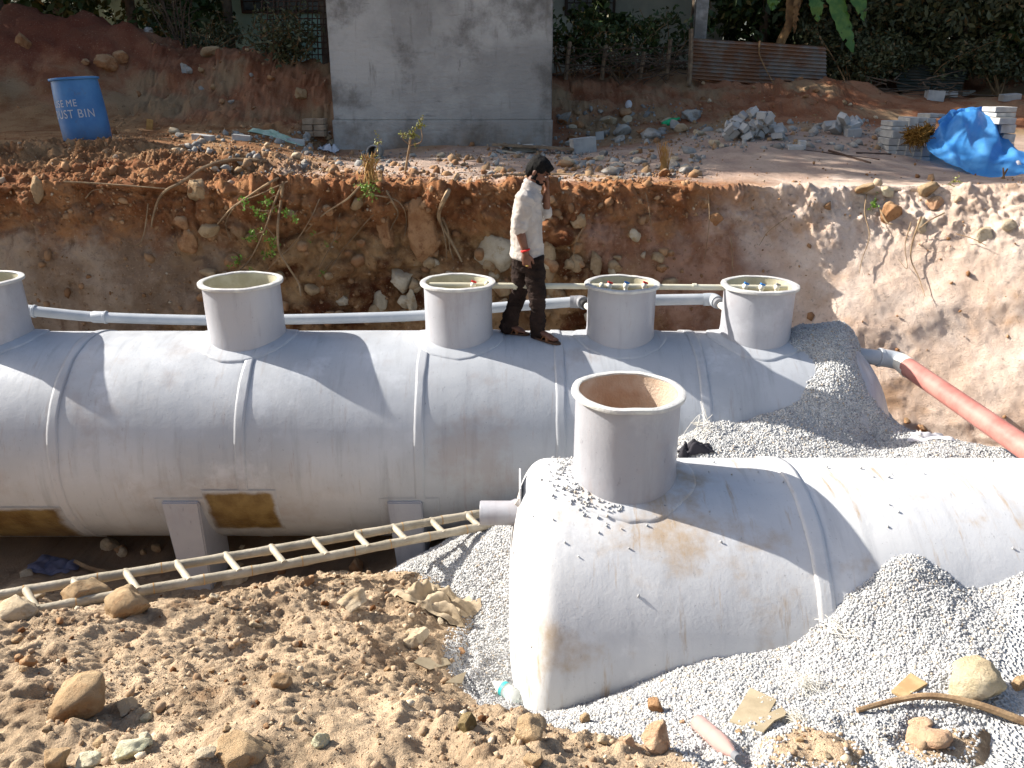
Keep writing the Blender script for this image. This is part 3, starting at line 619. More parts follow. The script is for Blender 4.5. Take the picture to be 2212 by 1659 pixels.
t = thing('air_pipe', 'thin ivory pipe with small valves running through three open tank necks', 'pipe')
YA = 7.22
MB().tube([P(928, 616, YA), P(1345, 619, YA), P(1700, 622, YA)], .027, 16).build('header', M_ivory, t, True)
for px in (1112, 1500): MB().tube([P(px - 4, 619, YA), P(px + 4, 619, YA)], .031, 14).build('coupling', M_ivory, t, True)
for px, py, kind in ((1022, 616, 'r'), (1052, 614, 'i'), (1300, 617, 'i'), (1316, 618, 'r'), (1352, 618, 'b'), (1392, 618, 'r'), (1610, 620, 'b'), (1645, 622, 'b'), (1678, 622, 'k')):
    c = P(px, py, YA - .055); b = MB(); b.ell(c, (.026, .026, .03), n=8); b.tube([c + Vector((0, .06, .0)), c], .018, 10); b.tube([c, c + Vector((0, -.01, -.07))], .019, 10)
    vo = b.build('valve', M_white if kind != 'i' else M_ivory, t, True)
    if kind != 'i':
        b = MB(); b.box(c + Vector((.008, -.004, .034)), (.05, .02, .016), (0, .35, .2), .004); b.tube([c, c + Vector((0, 0, .035))], .008, 8); b.build('handle', {'r': M_redp, 'b': M_bluep, 'k': M_pvcd}[kind], vo)

t = thing('outfall_pipe', 'thick red pipe with a grey elbow leaving the right end of the tank', 'pipe')
a0, a1, a2 = P(1828, 764, 7.2), P(1915, 775, 7.12), P(1950, 783, 7.05)
MB().tube([a0, a1], .072, 24).build('stub', M_pvc, t, True)
MB().tube(curve([P(1900, 772, 7.13), P(1925, 776, 7.12), P(1948, 783, 7.05), P(1962, 796, 6.93)], 6), [.083] * 19, 24).build('elbow', M_pvc, t, True)
MB().tube([P(1897, 771.5, 7.13), P(1903, 772.5, 7.13)], .089, 24).build('elbow_lip', M_pvc, t, True)
MB().tube([P(1945, 781, 7.06), P(1958, 791, 6.96), P(1966, 799, 6.9)], [.084, .088, .088], 24).build('collar', M_white, t, True)
MB().tube([P(1958, 791, 6.96), P(2240, 985, 5.25), P(2420, 1110, 4.5)], .086, 28).build('pipe', M_red, t, True)

# ---------------------------------------------------------------- bamboo ladder
m = Mat('bamboo', .6, .3); a = m.mix(hexc(146, 137, 119), hexc(170, 161, 143), m.noise(6, 5, .6, 'World')); a = m.mix(a, hexc(104, 86, 64), m.noise(16, 5, .7, 'World', stretch=(.3, 1, 3), lo=.6, hi=.72), amt=.7)
m.color(a).bump(m.noise(40, 4, .6, 'World'), .25, .006); M_bam = m.m
m = Mat('split_bamboo_inside', .8, .2); m.color(m.mix(hexc(150, 116, 76), hexc(184, 150, 104), m.noise(14, 4, .6, 'World'))); M_bami = m.m
t = thing('ladder', 'long pale bamboo ladder leaning low across the pit from earth to gravel', 'ladder')
def rail(p0, p1, nodes):
    n = 46; V = []; rr_ = []
    for k in range(n):
        s_ = k / (n - 1); q = p0.lerp(p1, s_); q = q + Vector((0, 0, .004 * math.sin(s_ * 9)))
        V.append(q); dn = min(abs(s_ - a_) for a_ in nodes); rr_.append(.034 + (.0035 if dn < .012 else 0))
    b = MB(); b.tube(V, rr_, 14); b.cur = 1
    for a_ in nodes: q = p0.lerp(p1, a_) + Vector((0, 0, .004 * math.sin(a_ * 9))); d_ = (p1 - p0).normalized(); b.tube([q - d_ * .004, q + d_ * .004], .0385, 14, caps=False)
    b.build('rail', [M_bam, M_bami], t, True)
U0, U1 = P(-60, 1296, 4.45), P(1062, 1106, 5.95); L0, L1 = P(-30, 1340, 4.15), P(1075, 1132, 5.75)
rail(U0, U1, [.08, .2, .31, .43, .52, .6, .7, .79, .88, .95]); rail(L0, L1, [.05, .14, .27, .36, .45, .55, .66, .74, .83, .92])
def on(p0, p1, px, py0):                       # where a rail passes a given column of the photo
    best = min((abs(1106 + FPX * q.x / (q.y * _c - (q.z - CAMZ) * _s) - px), k) for k in range(400) for q in [p0.lerp(p1, k / 399)])
    return p0.lerp(p1, best[1] / 399)
for px in (55, 160, 272, 384, 490, 588, 680, 770, 852, 932, 1008):
    a_, b_ = on(U0, U1, px, 0), on(L0, L1, px + 26, 0); d = (b_ - a_).normalized()
    MB().tube([a_ - d * .02 + Vector((0, 0, .012)), a_.lerp(b_, .5) + Vector((0, 0, .012)), b_ + d * .02 + Vector((0, 0, .012))], [.027, .024, .027], 10).build('rung', M_bam, t, True)
# ---------------------------------------------------------------- concrete pump room
def shade(px, py, off=.03):                    # on the ground seen at a place, lifted a little towards the viewer
    h, n = hit(px, py); return h - ray(px, py) * off
m = Mat('rough_cement_render', .92, .15)
a = m.mix(hexc(148, 147, 143), hexc(180, 179, 174), m.noise(.55, 6, .6, 'World', lo=.38, hi=.62)); a = m.mix(a, hexc(90, 87, 82), m.noise(.75, 7, .68, 'World', lo=.48, hi=.66, off=3), amt=.8)
a = m.mix(a, hexc(112, 108, 100), m.noise(3, 6, .65, 'World', stretch=(2.2, 1, .35), lo=.56, hi=.74, off=8), amt=.6); a = m.mix(a, hexc(168, 168, 166), m.noise(14, 5, .7, 'World', lo=.62, hi=.74), amt=.35)
a = m.mix(a, hexc(72, 70, 66), m.noise(5, 6, .7, 'World', stretch=(.4, 1, 2.5), lo=.6, hi=.75, off=5), amt=.45)
a = m.mix(a, hexc(128, 106, 84), m.math('MULTIPLY', m.axis(2, 1.75, 1.15), m.noise(3, 6, .7, 'World', lo=.3, hi=.7)), amt=.7); a = m.mix(a, hexc(70, 68, 66), m.noise(2.2, 8, .8, 'World', stretch=(1, 1, .25), lo=.64, hi=.7, off=21), amt=.6)
m.color(a).bump(m.noise(18, 6, .65, 'World', lo=.2, hi=.8), .45, .012); m.bump(m.noise(5, 5, .6, 'World', stretch=(1, 1, 3), lo=.2, hi=.8), .25, .03); M_cem = m.m
t = thing('pump_room', 'tall blank grey cement rendered building standing at the far edge of the pit', 'building')
BL, BR = P(722, 320, 14).x + .03, P(1192, 320, 14).x - .02
def slab(name, x0, x1, y0, y1, z0, z1, par, mat, bev=.012, wob=.006, seed=1):
    nx, nz = 60, 70; b = bmesh.new(); bmesh.ops.create_cube(b, size=1)
    for v in b.verts: v.co = Vector(((x0 + x1) / 2 + v.co.x * (x1 - x0), (y0 + y1) / 2 + v.co.y * (y1 - y0), (z0 + z1) / 2 + v.co.z * (z1 - z0)))
    bmesh.ops.bevel(b, geom=b.edges[:], offset=bev, segments=2, affect='EDGES'); bmesh.ops.subdivide_edges(b, edges=b.edges[:], cuts=14, use_grid_fill=True)
    me = bpy.data.meshes.new(name); b.to_mesh(me); b.free(); v = getv(me); v += np.stack([fbm(v, 1.7, 4, seed=seed + k) for k in range(3)], -1) * wob; setv(me, v); return link(name, me, mat, par)
slab('wall', BL - .005, BR + .005, 14.02, 17.2, 1.66, 5.6, t, M_cem, seed=11)
slab('plinth', BL - .03, BR + .03, 13.985, 17.25, .9, 1.66, t, M_cem, seed=15)
slab('roof_slab', BL - .25, BR + .25, 13.8, 17.45, 5.6, 5.75, t, M_cem)

# ---------------------------------------------------------------- blue barrel
m = Mat('blue_drum_plastic', .42, .45); a = m.mix(hexc(50, 108, 166), hexc(66, 124, 178), m.noise(3, 4, .6)); a = m.mix(a, hexc(90, 86, 80), m.ramp(m.noise(5, 6, .7, lo=.3, hi=.8), .55, .8), amt=.35)
xz = m.n('ShaderNodeSeparateXYZ'); m.L(m.pos(), xz.inputs[0]); a = m.mix(a, hexc(66, 74, 90), m.math('MULTIPLY', m.ramp(xz.outputs[2], .32, .02), m.noise(4, 6, .65, lo=.2, hi=.7)), amt=.8)
m.color(a).bump(m.noise(4, 3, .5), .15, .02); M_drum = m.m
t = thing('barrel', 'open blue plastic barrel leaning on the left earth bank, painted USE ME DUST BIN', 'barrel')
def drum_r(z): return .292 - .016 * (z / .86) + .012 * math.sin(min(max(z, 0) / .86, 1) * math.pi) - .05 * max(0, (.07 - z) / .07) ** 1.6
prof = [(.02, .004)] + [(drum_r(z), z) for z in np.linspace(.0, .83, 34)]
prof += [(.286, .835), (.30, .838), (.303, .852), (.30, .866), (.288, .868), (.276, .862), (.268, .84), (.27, .3), (.26, .05), (.02, .045)]
MB().lathe(prof, seg=64).build('drum', M_drum, t, True)
m = Mat('faded_white_paint', .8, .2); m.color(m.mix(hexc(186, 190, 196), hexc(90, 124, 180), m.noise(38, 4, .7, lo=.58, hi=.72), amt=.6)); M_let = m.m
def wrap_text(s, size, z, ang0, par):
    cu = bpy.data.curves.new('t', 'FONT'); cu.body = s; cu.size = size; cu.space_character = 1.12; ob = bpy.data.objects.new('t', cu); C.objects.link(ob)
    bpy.context.view_layer.update(); dg = bpy.context.evaluated_depsgraph_get(); me = bpy.data.meshes.new_from_object(ob.evaluated_get(dg)); bpy.data.objects.remove(ob)
    bm = bmesh.new(); bm.from_mesh(me); bmesh.ops.subdivide_edges(bm, edges=[e for e in bm.edges if e.calc_length() > .02], cuts=2); bm.to_mesh(me); bm.free()
    v = getv(me); w = R(ang0) + v[:, 0] / .295; zz = z + v[:, 1] * 1.25; rr = np.array([drum_r(q) for q in zz]) + .0025
    setv(me, np.stack([rr * np.cos(w), rr * np.sin(w), zz], -1)); me.name = 'lettering'; me.materials.clear(); link('lettering', me, M_let, par); return ang0 + math.degrees(v[:, 0].max() / .295 + .13 * size / .1)
wrap_text('ME', .10, .50, wrap_text('USE', .10, .50, 219, t), t); wrap_text('BIN', .122, .355, wrap_text('DUST', .122, .355, 210, t), t)
h, _ = hit(192, 304)
t.location = (P(192, 304, 11.35).x, 11.35, drop(P(192, 304, 11.35).x, 11.35) - .06); t.rotation_euler = (R(-1), R(-4), R(4)); t.scale = (1.02, 1.02, .98)

# ---------------------------------------------------------------- corrugated sheets, wire mesh panel, houses
m = Mat('rusty_zinc', .65, .4); a = m.mix(hexc(112, 112, 112), hexc(136, 130, 122), m.noise(3, 5, .6, 'World')); a = m.mix(a, hexc(124, 90, 66), m.ramp(m.noise(2.2, 6, .65, 'World', lo=.2, hi=.85), .2, .65), amt=.9)
m.color(a); m.b.inputs['Metallic'].default_value = .25; M_zinc = m.m
M_zincd = plain('green_black_zinc', hexc(42, 52, 48), hexc(66, 66, 60), .7, 4, kind='World')
def corrugated(label, c, m, rows=22, amp=.03):   # c: four corners, top-left, top-right, bottom-right, bottom-left
    nu, nv = 24, rows * 6; g = np.zeros((nv, nu, 3)); c = [np.array(q) for q in c]
    for j in range(nv):
        s_ = j / (nv - 1); a = c[0] * (1 - s_) + c[3] * s_; b = c[1] * (1 - s_) + c[2] * s_
        u = np.linspace(0, 1, nu)[:, None]; g[j] = a * (1 - u) + b * u; g[j, :, 1] += amp * math.sin(s_ * rows * 2 * math.pi) + .03 * np.sin(u[:, 0] * 5 + s_ * 2)
    g2 = g.copy(); g2[:, :, 1] += .003
    o = link('corrugated_sheet', npmesh('corrugated_sheet', np.concatenate([g.reshape(-1, 3), g2.reshape(-1, 3)]), np.r_[gridfaces(nv, nu), gridfaces(nv, nu)[:, ::-1] + nu * nv]), m, None, True)
    return tag(o, label, 'metal sheet', 'corrugated sheets of the fence')
YC = 17.0
corrugated('rusty corrugated metal fence sheet beside the fence post, left of the dangling creeper', [P(1490, 82, YC), P(1643, 92, YC), P(1640, 181, YC - .05), P(1487, 170, YC - .05)], M_zinc, 11)
corrugated('rusty corrugated metal fence sheet right of the dangling creeper, under the banana leaves', [P(1638, 90, YC + .05), P(1783, 101, YC + .05), P(1786, 188, YC), P(1637, 180, YC)], M_zinc, 11)
corrugated('dark greenish corrugated sheet leaning under the trees behind the block stack', [P(1930, 130, 18.2), P(2090, 150, 18.2), P(2075, 198, 18), P(1940, 196, 18)], M_zincd, 9)
M_wood = plain('grey_wood', hexc(104, 88, 72), hexc(138, 120, 98), .9, 9, .5, 40, kind='World'); M_twig = plain('dry_twig', hexc(112, 88, 62), hexc(150, 122, 88), .9, 6, kind='World')
M_root = plain('pale_root', hexc(118, 94, 70), hexc(152, 128, 98), .9, 6, .3, 60, kind='World'); M_dead = plain('dark_twig', hexc(74, 62, 52), hexc(102, 86, 70), .9, 6, kind='World')
def stick(name, ptsl, r0, r1, m, label, cat, group=None, seg=7, n=5):
    p = curve(ptsl, n); o = MB().tube(p, list(np.linspace(r0, r1, len(p))), seg).build(name, m, None, True); return tag(o, label, cat, group)
stick('fence_post', [P(1488, 185, YC - .15), P(1492, 120, YC - .15), P(1493, 62, YC - .15)], .05, .045, M_wood, 'weathered wooden post at the left end of the corrugated sheets', 'post')
stick('creeper', [P(1642, 88, YC - .08), P(1640, 115, YC - .1), P(1652, 145, YC - .1), P(1672, 182, YC - .15)], .018, .008, M_twig, 'dry creeper dangling between the two rusty corrugated sheets', 'creeper')
o = MB().box(P(1513, 45, 17.6), (.24, .2, 3.2)).build('post', M_cem); tag(o, 'square grey concrete post behind the corrugated fence', 'post')
for k, (px, py0, py1, lab) in enumerate(((1222, 172, 90, 'thin crooked wooden fence post right beside the cement building'), (1300, 172, 98, 'stubby split wooden fence post midway along the wire fence'), (1383, 172, 112, 'short pale wooden fence stump among dry twigs'), (1440, 173, 85, 'wooden fence post leaning left of the corrugated sheets'))):
    stick('fence_post', [P(px, py0, 17.3), P(px + 4, (py0 + py1) / 2, 17.3), P(px + 9, py1, 17.3)], .045, .04, M_wood, lab, 'post', 'posts of the wire fence')
M_wire = plain('rusty_wire', hexc(74, 56, 46), None, .8)
t = thing('wire_fence', 'sagging rusty wire fence strung between wooden posts behind the pit', 'fence')
for py in (102, 118, 138): MB().tube(curve([P(1200, py, 17.25), P(1310, py + 5, 17.25), P(1400, py + 2, 17.25), P(1490, py - 4, 17.0)], 6), .008, 5).build('strand', M_wire, t)
t = thing('mesh_panel', 'tall dark steel mesh panel standing against the left side of the cement building', 'mesh panel')
b = MB()
for k in range(13): x = 566 + k * 12 + random.uniform(-2, 2); b.tube([P(x, 135, 15.9), P(x + random.uniform(-3, 3), 60, 15.9), P(x + 2, -20, 15.9)], .011, 5)
b.build('vertical_bars', M_wire, t)
b = MB()
for k in range(11): y = -12 + k * 13; b.tube([P(562, y + 3, 15.93), P(640, y + random.uniform(-2, 2), 15.93), P(712, y, 15.93)], .011, 5)
b.build('horizontal_bars', M_wire, t)
M_green = plain('pale_green_wall_paint', hexc(160, 192, 176), hexc(134, 164, 150), .9, 1.5, kind='World'); M_creamw = plain('cream_wall_paint', hexc(176, 174, 154), hexc(148, 148, 134), .9, 1.2, kind='World')
M_dark = plain('dark_window', hexc(22, 22, 24), None, .25, spec=.5); M_frame = plain('brown_window_frame', hexc(62, 48, 38), None, .7); M_tile = plain('cement_roof', hexc(110, 104, 98), hexc(84, 80, 76), .9, 2)
def house(label, x0, x1, y, depth, wm, wins):
    t = thing('house', label, 'house')
    slab('wall', x0, x1, y, y + depth, 1.9, 6.6, t, wm); slab('roof', x0 - .4, x1 + .4, y - .45, y + depth + .4, 6.6, 6.8, t, M_tile)
    slab('plinth', x0 - .06, x1 + .06, y - .06, y + depth + .06, 1.6, 2.45, t, M_tile)
    for (a, b_) in wins:
        c = (a + b_) / 2; w = MB().box((c.x, y - .03, c.z), (b_.x - a.x + .14, .09, a.z - b_.z + .14), bev=.01).build('window', M_frame, t)
        MB().box((c.x, y - .079, c.z), (b_.x - a.x, .02, a.z - b_.z)).build('pane', M_dark, w)
        g = MB()
        for k in range(1, 7): g.tube([(a.x + (b_.x - a.x) * k / 7, y - .11, b_.z), (a.x + (b_.x - a.x) * k / 7, y - .11, a.z)], .011, 5)
        for k in range(1, 5): g.tube([(a.x, y - .12, b_.z + (a.z - b_.z) * k / 5), (b_.x, y - .12, b_.z + (a.z - b_.z) * k / 5)], .009, 5)
        g.build('grille', M_frame, w)
house('pale green house wall behind the mesh panel, dark barred window at the top', -9.6, -2.6, 20.4, 5, M_green, [(P(520, -70, 20.4), P(690, 22, 20.4))])
house('cream house behind the wire fence, dark barred window right of the cement building', .2, 5.1, 21, 5, M_creamw, [(P(1228, -75, 21), P(1322, 27, 21))])

# ---------------------------------------------------------------- trees and undergrowth
def leaves(centers, size, seed, asp=.45, up=.0):
    g = np.random.default_rng(seed); n = len(centers); u = g.normal(size=(n, 3)); u /= np.linalg.norm(u, axis=1, keepdims=True)
    w = g.normal(size=(n, 3)); w[:, 2] += up; v = np.cross(u, w); v /= np.linalg.norm(v, axis=1, keepdims=True) + 1e-9
    s_ = (size * g.uniform(.6, 1.4, n))[:, None]; c = np.asarray(centers)
    V = np.stack([c - u * s_, c + v * s_ * asp, c + u * s_, c - v * s_ * asp], 1).reshape(-1, 3); return V, np.arange(n * 4).reshape(n, 4)
def leafmat(name, c1, c2, c3=None):
    m = Mat(name, .55, .35); a = m.mix(c1, c2, m.isl()); 
    if c3: a = m.mix(a, c3, m.ramp(m.isl(), .9, .93))
    m.color(a); m.b.inputs['Transmission Weight'].default_value = 0; return m.m
M_leaf = leafmat('dark_leaf', hexc(40, 58, 26), hexc(66, 82, 40), hexc(104, 96, 56)); M_leaf2 = leafmat('grey_green_leaf', hexc(58, 66, 44), hexc(84, 88, 58), hexc(110, 92, 60)); M_bright = leafmat('bright_leaf', hexc(86, 128, 36), hexc(130, 160, 60))
M_bark = plain('tree_bark', hexc(78, 66, 54), hexc(108, 94, 78), .95, 5, .7, 18, kind='World')
def tree(label, x, y, h, crowns, n, size, m, seed, tr=.14, group='trees and bushes behind the pit'):
    g = np.random.default_rng(seed); z0 = drop(x, y) if abs(x) < 9 and y < 23 else 2.0; t = thing('tree', label, 'tree', (0, 0, 0), group); b = MB()
    trunk = curve([(x, y, z0 - .3), (x + g.uniform(-.15, .15), y, z0 + h * .4), (x + g.uniform(-.3, .3), y + g.uniform(-.2, .2), z0 + h)], 6); b.tube(trunk, list(np.linspace(tr, tr * .45, len(trunk))), 9)
    cs = []; tot = sum(c[3] ** 2 for c in crowns)
    for (dx, dy, dz, r) in crowns:
        e = Vector((x + dx, y + dy, z0 + dz)); a = trunk[int(len(trunk) * .6)]; b.tube(curve([a, a.lerp(e, .5) + Vector((g.uniform(-.2, .2), g.uniform(-.2, .2), .2)), e], 4), list(np.linspace(tr * .4, tr * .12, 9)), 6)
        k = int(n * r * r / tot); sub = g.normal(size=(max(6, k // 40), 3)); sub /= np.linalg.norm(sub, axis=1, keepdims=True); sub *= (g.uniform(.35, 1, len(sub)) ** .6)[:, None] * r
        q = sub[g.integers(0, len(sub), k)] + g.normal(size=(k, 3)) * r * .16; q[:, 2] *= .8; cs.append(q + np.array(e))
    b.build('trunk', M_bark, t, True); V, F = leaves(np.concatenate(cs), size, seed); link('crown', npmesh('crown', V, F), m, t); return t
tree('leafy tree out of view left of the blue barrel, added to shade it', -12.6, 13.4, 4.2, [(0, 0, 3.9, 1.3), (.1, 0, 3.2, 1.1)], 4600, .11, M_leaf, 1)  # unseen tree, added beyond the left edge to shade the barrel
tree('leafy tree out of view at far left, added to shade the spoil heap', -13.8, 15.6, 4.2, [(0, 0, 3.0, 1.6), (.8, 0, 4.2, 1.25), (-.6, .4, 4.4, 1.3)], 6000, .11, M_leaf, 19)  # another unseen tree, put in to keep sun off the heap
tree('tall tree at the left end of the spoil heap, unseen crown added for shade', -9.6, 16.4, 7.6, [(1.2, -1, 8.4, 1.3), (-1, -.6, 7.6, 1.5), (.5, .4, 6.2, 1.3), (-2.2, .4, 4.9, 1.5), (-1.2, -.2, 3.6, 1.2)], 9500, .12, M_leaf, 2, .2)  # crown clumps above the view, added for the shade they cast
tree('dense dark tree behind the middle of the spoil heap', -10.8, 18.2, 5.5, [(0, 0, 4.4, 1.9), (1.6, -.6, 5.6, 1.6), (-1.5, -1, 6.2, 1.8), (.4, -.4, 7.2, 1.6)], 9500, .12, M_leaf, 3, .2)
tree('dark bushy tree behind the spoil heap, left of the dry thorn bush', -8.2, 18.6, 4.5, [(0, 0, 2.0, 1.2), (1.2, -.4, 3.4, 1.5), (-1.2, -.2, 3.2, 1.5), (.1, 0, 4.7, 1.6), (2.4, -.6, 5.0, 1.4)], 11000, .10, M_leaf, 4)
tree('dark tree in front of the pale green house', -6.2, 18.9, 4.6, [(-.6, 0, 1.4, .9), (.3, -.4, 3.0, 1.0), (0, 0, 4.6, 1.7), (1.6, -.6, 5.4, 1.6)], 8200, .10, M_leaf, 5)
tree('leafy tree overhanging the pale green house beside the mesh panel', -4.0, 18.6, 5.2, [(0, 0, 4.6, 1.6), (1.4, .2, 5.6, 1.5), (-1.3, 0, 6, 1.5)], 6500, .11, M_leaf, 6, .12)
tree('thin leafy tree in front of the cream house beside the cement building', 1.9, 18.6, 4.2, [(.2, 0, 1.1, .55), (.5, 0, 4.2, 1.3), (-.9, 0, 5.0, 1.5), (.0, .4, 2.6, .5)], 5000, .11, M_leaf, 7, .08)
tree('grey barked tree wrapped in dry grass in front of the cream house', 4.05, 18.9, 4.2, [(0, 0, 4.2, 1.4), (-1.0, .3, 5.2, 1.6), (.9, .3, 5.2, 1.4), (.2, -.1, 1.2, .5)], 6500, .11, M_leaf, 8, .16)
tree('dark leafy tree behind the corrugated sheets', 5.5, 19.4, 4.4, [(0, 0, 1.6, 1.1), (.6, 0, 3.4, 1.3), (-.8, 0, 4.6, 1.6), (1.3, 0, 5.0, 1.7)], 9500, .10, M_leaf, 9, .12)
tree('dense grey green tree right of the banana plant', 7.7, 18.8, 4.0, [(-.6, -.2, 1.5, 1.1), (.4, -.5, 2.4, 1.3), (-.5, -.2, 3.4, 1.4), (1.2, 0, 4.4, 1.5), (-1.2, .3, 5.6, 1.6)], 16000, .075, M_leaf2, 10)
tree('dense dark tree behind the stack of blocks under the tarpaulin', 9.9, 18.9, 4.0, [(-.8, -.2, 1.2, 1.1), (.2, -.6, 2.2, 1.3), (-.6, -.2, 3.4, 1.4), (.8, 0, 4.6, 1.6), (-1.0, .3, 5.8, 1.6)], 16000, .075, M_leaf2, 11)
tree('dark tree at the right edge behind the block stack', 12.0, 19.2, 4.0, [(-.8, -.2, 1.4, 1.2), (.2, -.6, 2.8, 1.4), (-.6, 0, 4.4, 1.6), (.4, .2, 6, 1.6)], 10000, .085, M_leaf, 12)
for k, (x, y, lab) in enumerate(((-3.5, 22.5, 0), (2.2, 26.5, 1), (6.5, 22.6, 2), (10.5, 22.5, 3), (14, 22, 4), (-11.5, 22.5, 5))):
    tree(['big tree rising behind the pale green house', 'big tree rising behind the cream house', 'big tree far behind the corrugated sheets', 'big tree far behind the grey green tree', 'big tree far off at the right edge', 'big tree far behind the spoil heap'][k], x, y, 6, [(0, 0, 2.2, 1.9), (1.5, 0, 4, 2), (-1.5, 0, 4.6, 2), (0, 0, 6.6, 2.2), (1.8, 0, 7.4, 1.8)], 8000, .17, M_leaf, 20 + k, .22)
def bush(label, pxs, Y, w, hgt, n, size, m, seed, cat='bush', name='bush', stems=9):
    g = np.random.default_rng(seed); c = P(pxs[0], pxs[1], Y); t = thing(name, label, cat, (0, 0, 0), 'trees and bushes behind the pit'); b = MB(); tips = []
    for k in range(stems):
        e = c + Vector((g.normal() * w * .5, g.normal() * w * .25, hgt * g.uniform(.5, 1.05))); b.tube(curve([c + Vector((g.normal() * .1, g.normal() * .1, -.1)), c.lerp(e, .5) + Vector((g.normal() * .1, 0, .1)), e], 4), list(np.linspace(.018, .005, 9)), 5)
        for j in range(6):
            a = c.lerp(e, g.uniform(.3, 1)); d = a + Vector((g.normal() * .22, g.normal() * .2, g.normal() * .16 + .1)); b.tube([a, a.lerp(d, .6) + Vector((0, 0, .03)), d], [.007, .005, .003], 4); tips += [a.lerp(d, q) for q in (.4, .7, 1)]
    b.build('stems', M_dead if m is None else M_twig, t)
    if m:
        tp = np.array([tuple(q) for q in tips]); V, F = leaves(tp[g.integers(0, len(tp), n)] + g.normal(size=(n, 3)) * .08, size, seed); link('foliage', npmesh('foliage', V, F), m, t)
    return t
bush('bare dry thorn bush behind the spoil heap', (395, 115), 16.6, 1.0, 1.5, 0, .0, None, 31, stems=12)
bush('dry leafy bush at the foot of the pale green house', (450, 128), 17.2, 1.3, .7, 900, .05, M_leaf2, 32)
bush('dark weed bush at the foot of the mesh panel', (630, 140), 15.7, 1.1, .8, 1500, .045, M_leaf2, 33)
bush('dark weedy bush behind the wire fence near the cement building', (1230, 165), 17.8, .8, 1.3, 1000, .07, M_leaf, 34)
bush('weedy bush in the middle behind the wire fence', (1330, 168), 17.9, 1.0, 1.0, 1000, .06, M_leaf, 35)
bush('weedy bush behind the wire fence by the corrugated sheets', (1430, 165), 18, 1.0, 1.3, 1000, .06, M_leaf, 36)
bush('dark bush right of the corrugated sheets', (1850, 195), 17.6, 1.3, 1.3, 3600, .05, M_leaf2, 37)
bush('dark bush behind the lone grey block', (1990, 196), 18.3, 1.6, 1.0, 3000, .05, M_leaf2, 38)
bush('dark bush at the right edge above the block stack', (2150, 198), 18.5, 1.6, 1.2, 3600, .05, M_leaf2, 39)
g = np.random.default_rng(47); q = np.c_[g.uniform(-34, 34, 60000), g.uniform(25.5, 28.5, 60000), 1.8 + 7.5 * g.random(60000) ** 1.1]; q = q[fbm(q.astype(np.float32), .7, 3, seed=48) > -.5]; V, F = leaves(q, .26, 49)
tag(link('thicket', npmesh('thicket', V, F), M_leaf), 'dark dense thicket closing off the view far behind the houses', 'thicket', kind='stuff')
# tangle of dry branches on the ground behind the wire fence
b = MB(); g = np.random.default_rng(44)
for k in range(150):
    a = P(g.uniform(1195, 1490), g.uniform(120, 172), g.uniform(17.0, 18.2)); d = a + Vector((g.normal() * .5, g.normal() * .2, g.normal() * .25)); b.tube([a, a.lerp(d, .5) + Vector((0, 0, .06)), d], [.012, .009, .004], 5)
for k in range(60):
    a = P(g.uniform(1800, 2100), g.uniform(170, 215), g.uniform(16.8, 17.6)); d = a + Vector((g.normal() * .5, g.normal() * .2, g.normal() * .1)); b.tube([a, d], [.014, .005], 5)
tag(b.build('dead_branches', M_dead), 'tangle of dead branches lying along the wire fence', 'branches', kind='stuff')
# banana plant
t = thing('banana_plant', 'banana plant with torn green leaves hanging over the corrugated sheets', 'plant')
M_ban = plain('banana_leaf', hexc(52, 92, 28), hexc(88, 118, 44), .45, 5, spec=.4, kind='World'); M_band_ = plain('dry_banana_leaf', hexc(150, 116, 76), hexc(112, 84, 56), .9, 6, kind='World')
YB = 17.9; base = P(1672, 140, YB)
MB().tube(curve([base + Vector((-.3, 0, -.6)), base + Vector((0, 0, .2)), P(1722, 10, YB), P(1735, -60, YB)], 6), list(np.linspace(.11, .07, 19)), 10).build('stem', M_band_, t, True)
def banana(path, w, m, seed):
    g = np.random.default_rng(seed); p = curve(path, 10); n = len(p); V = []; F = []
    for k in range(n):
        s_ = k / (n - 1); ww = w * math.sin(math.pi * min(1, .08 + s_ * .92)) ** .6; tg = (p[min(k + 1, n - 1)] - p[max(k - 1, 0)]).normalized(); sd = tg.cross(Vector((0, -1, .3))).normalized()
        for q in (-1, -.5, 0, .5, 1): V.append(p[k] + sd * ww * q * (1 - .25 * (abs(q) == 1) * g.random()) + Vector((0, 0, -.12 * abs(q) * w * 3)) + Vector((0, g.normal() * .01, 0)))
    for k in range(n - 1):
        for q in range(4):
            if g.random() < .12 and q in (0, 3): continue
            F.append((k * 5 + q, k * 5 + q + 1, k * 5 + q + 6, k * 5 + q + 5))
    MB().add(V, F).build('leaf', m, t, True, fix=False)
top = P(1738, -70, YB)
banana([top, P(1790, -45, YB - .3), P(1822, 40, YB - .5), P(1845, 108, YB - .6)], .2, M_ban, 1)
banana([top, P(1800, -80, YB - .2), P(1850, -20, YB - .5), P(1868, 38, YB - .6)], .2, M_ban, 2)
banana([top, P(1760, -50, YB - .3), P(1765, 0, YB - .5), P(1768, 40, YB - .5)], .18, M_ban, 3)
banana([top, P(1700, -60, YB - .2), P(1676, -20, YB - .4), P(1668, 15, YB - .4)], .2, M_ban, 4)
banana([top, P(1712, -20, YB - .1), P(1705, 40, YB - .15), P(1690, 98, YB - .1)], .10, M_band_, 5)
banana([top, P(1725, -20, YB - .2), P(1720, 30, YB - .25), P(1716, 70, YB - .2)], .08, M_band_, 6)
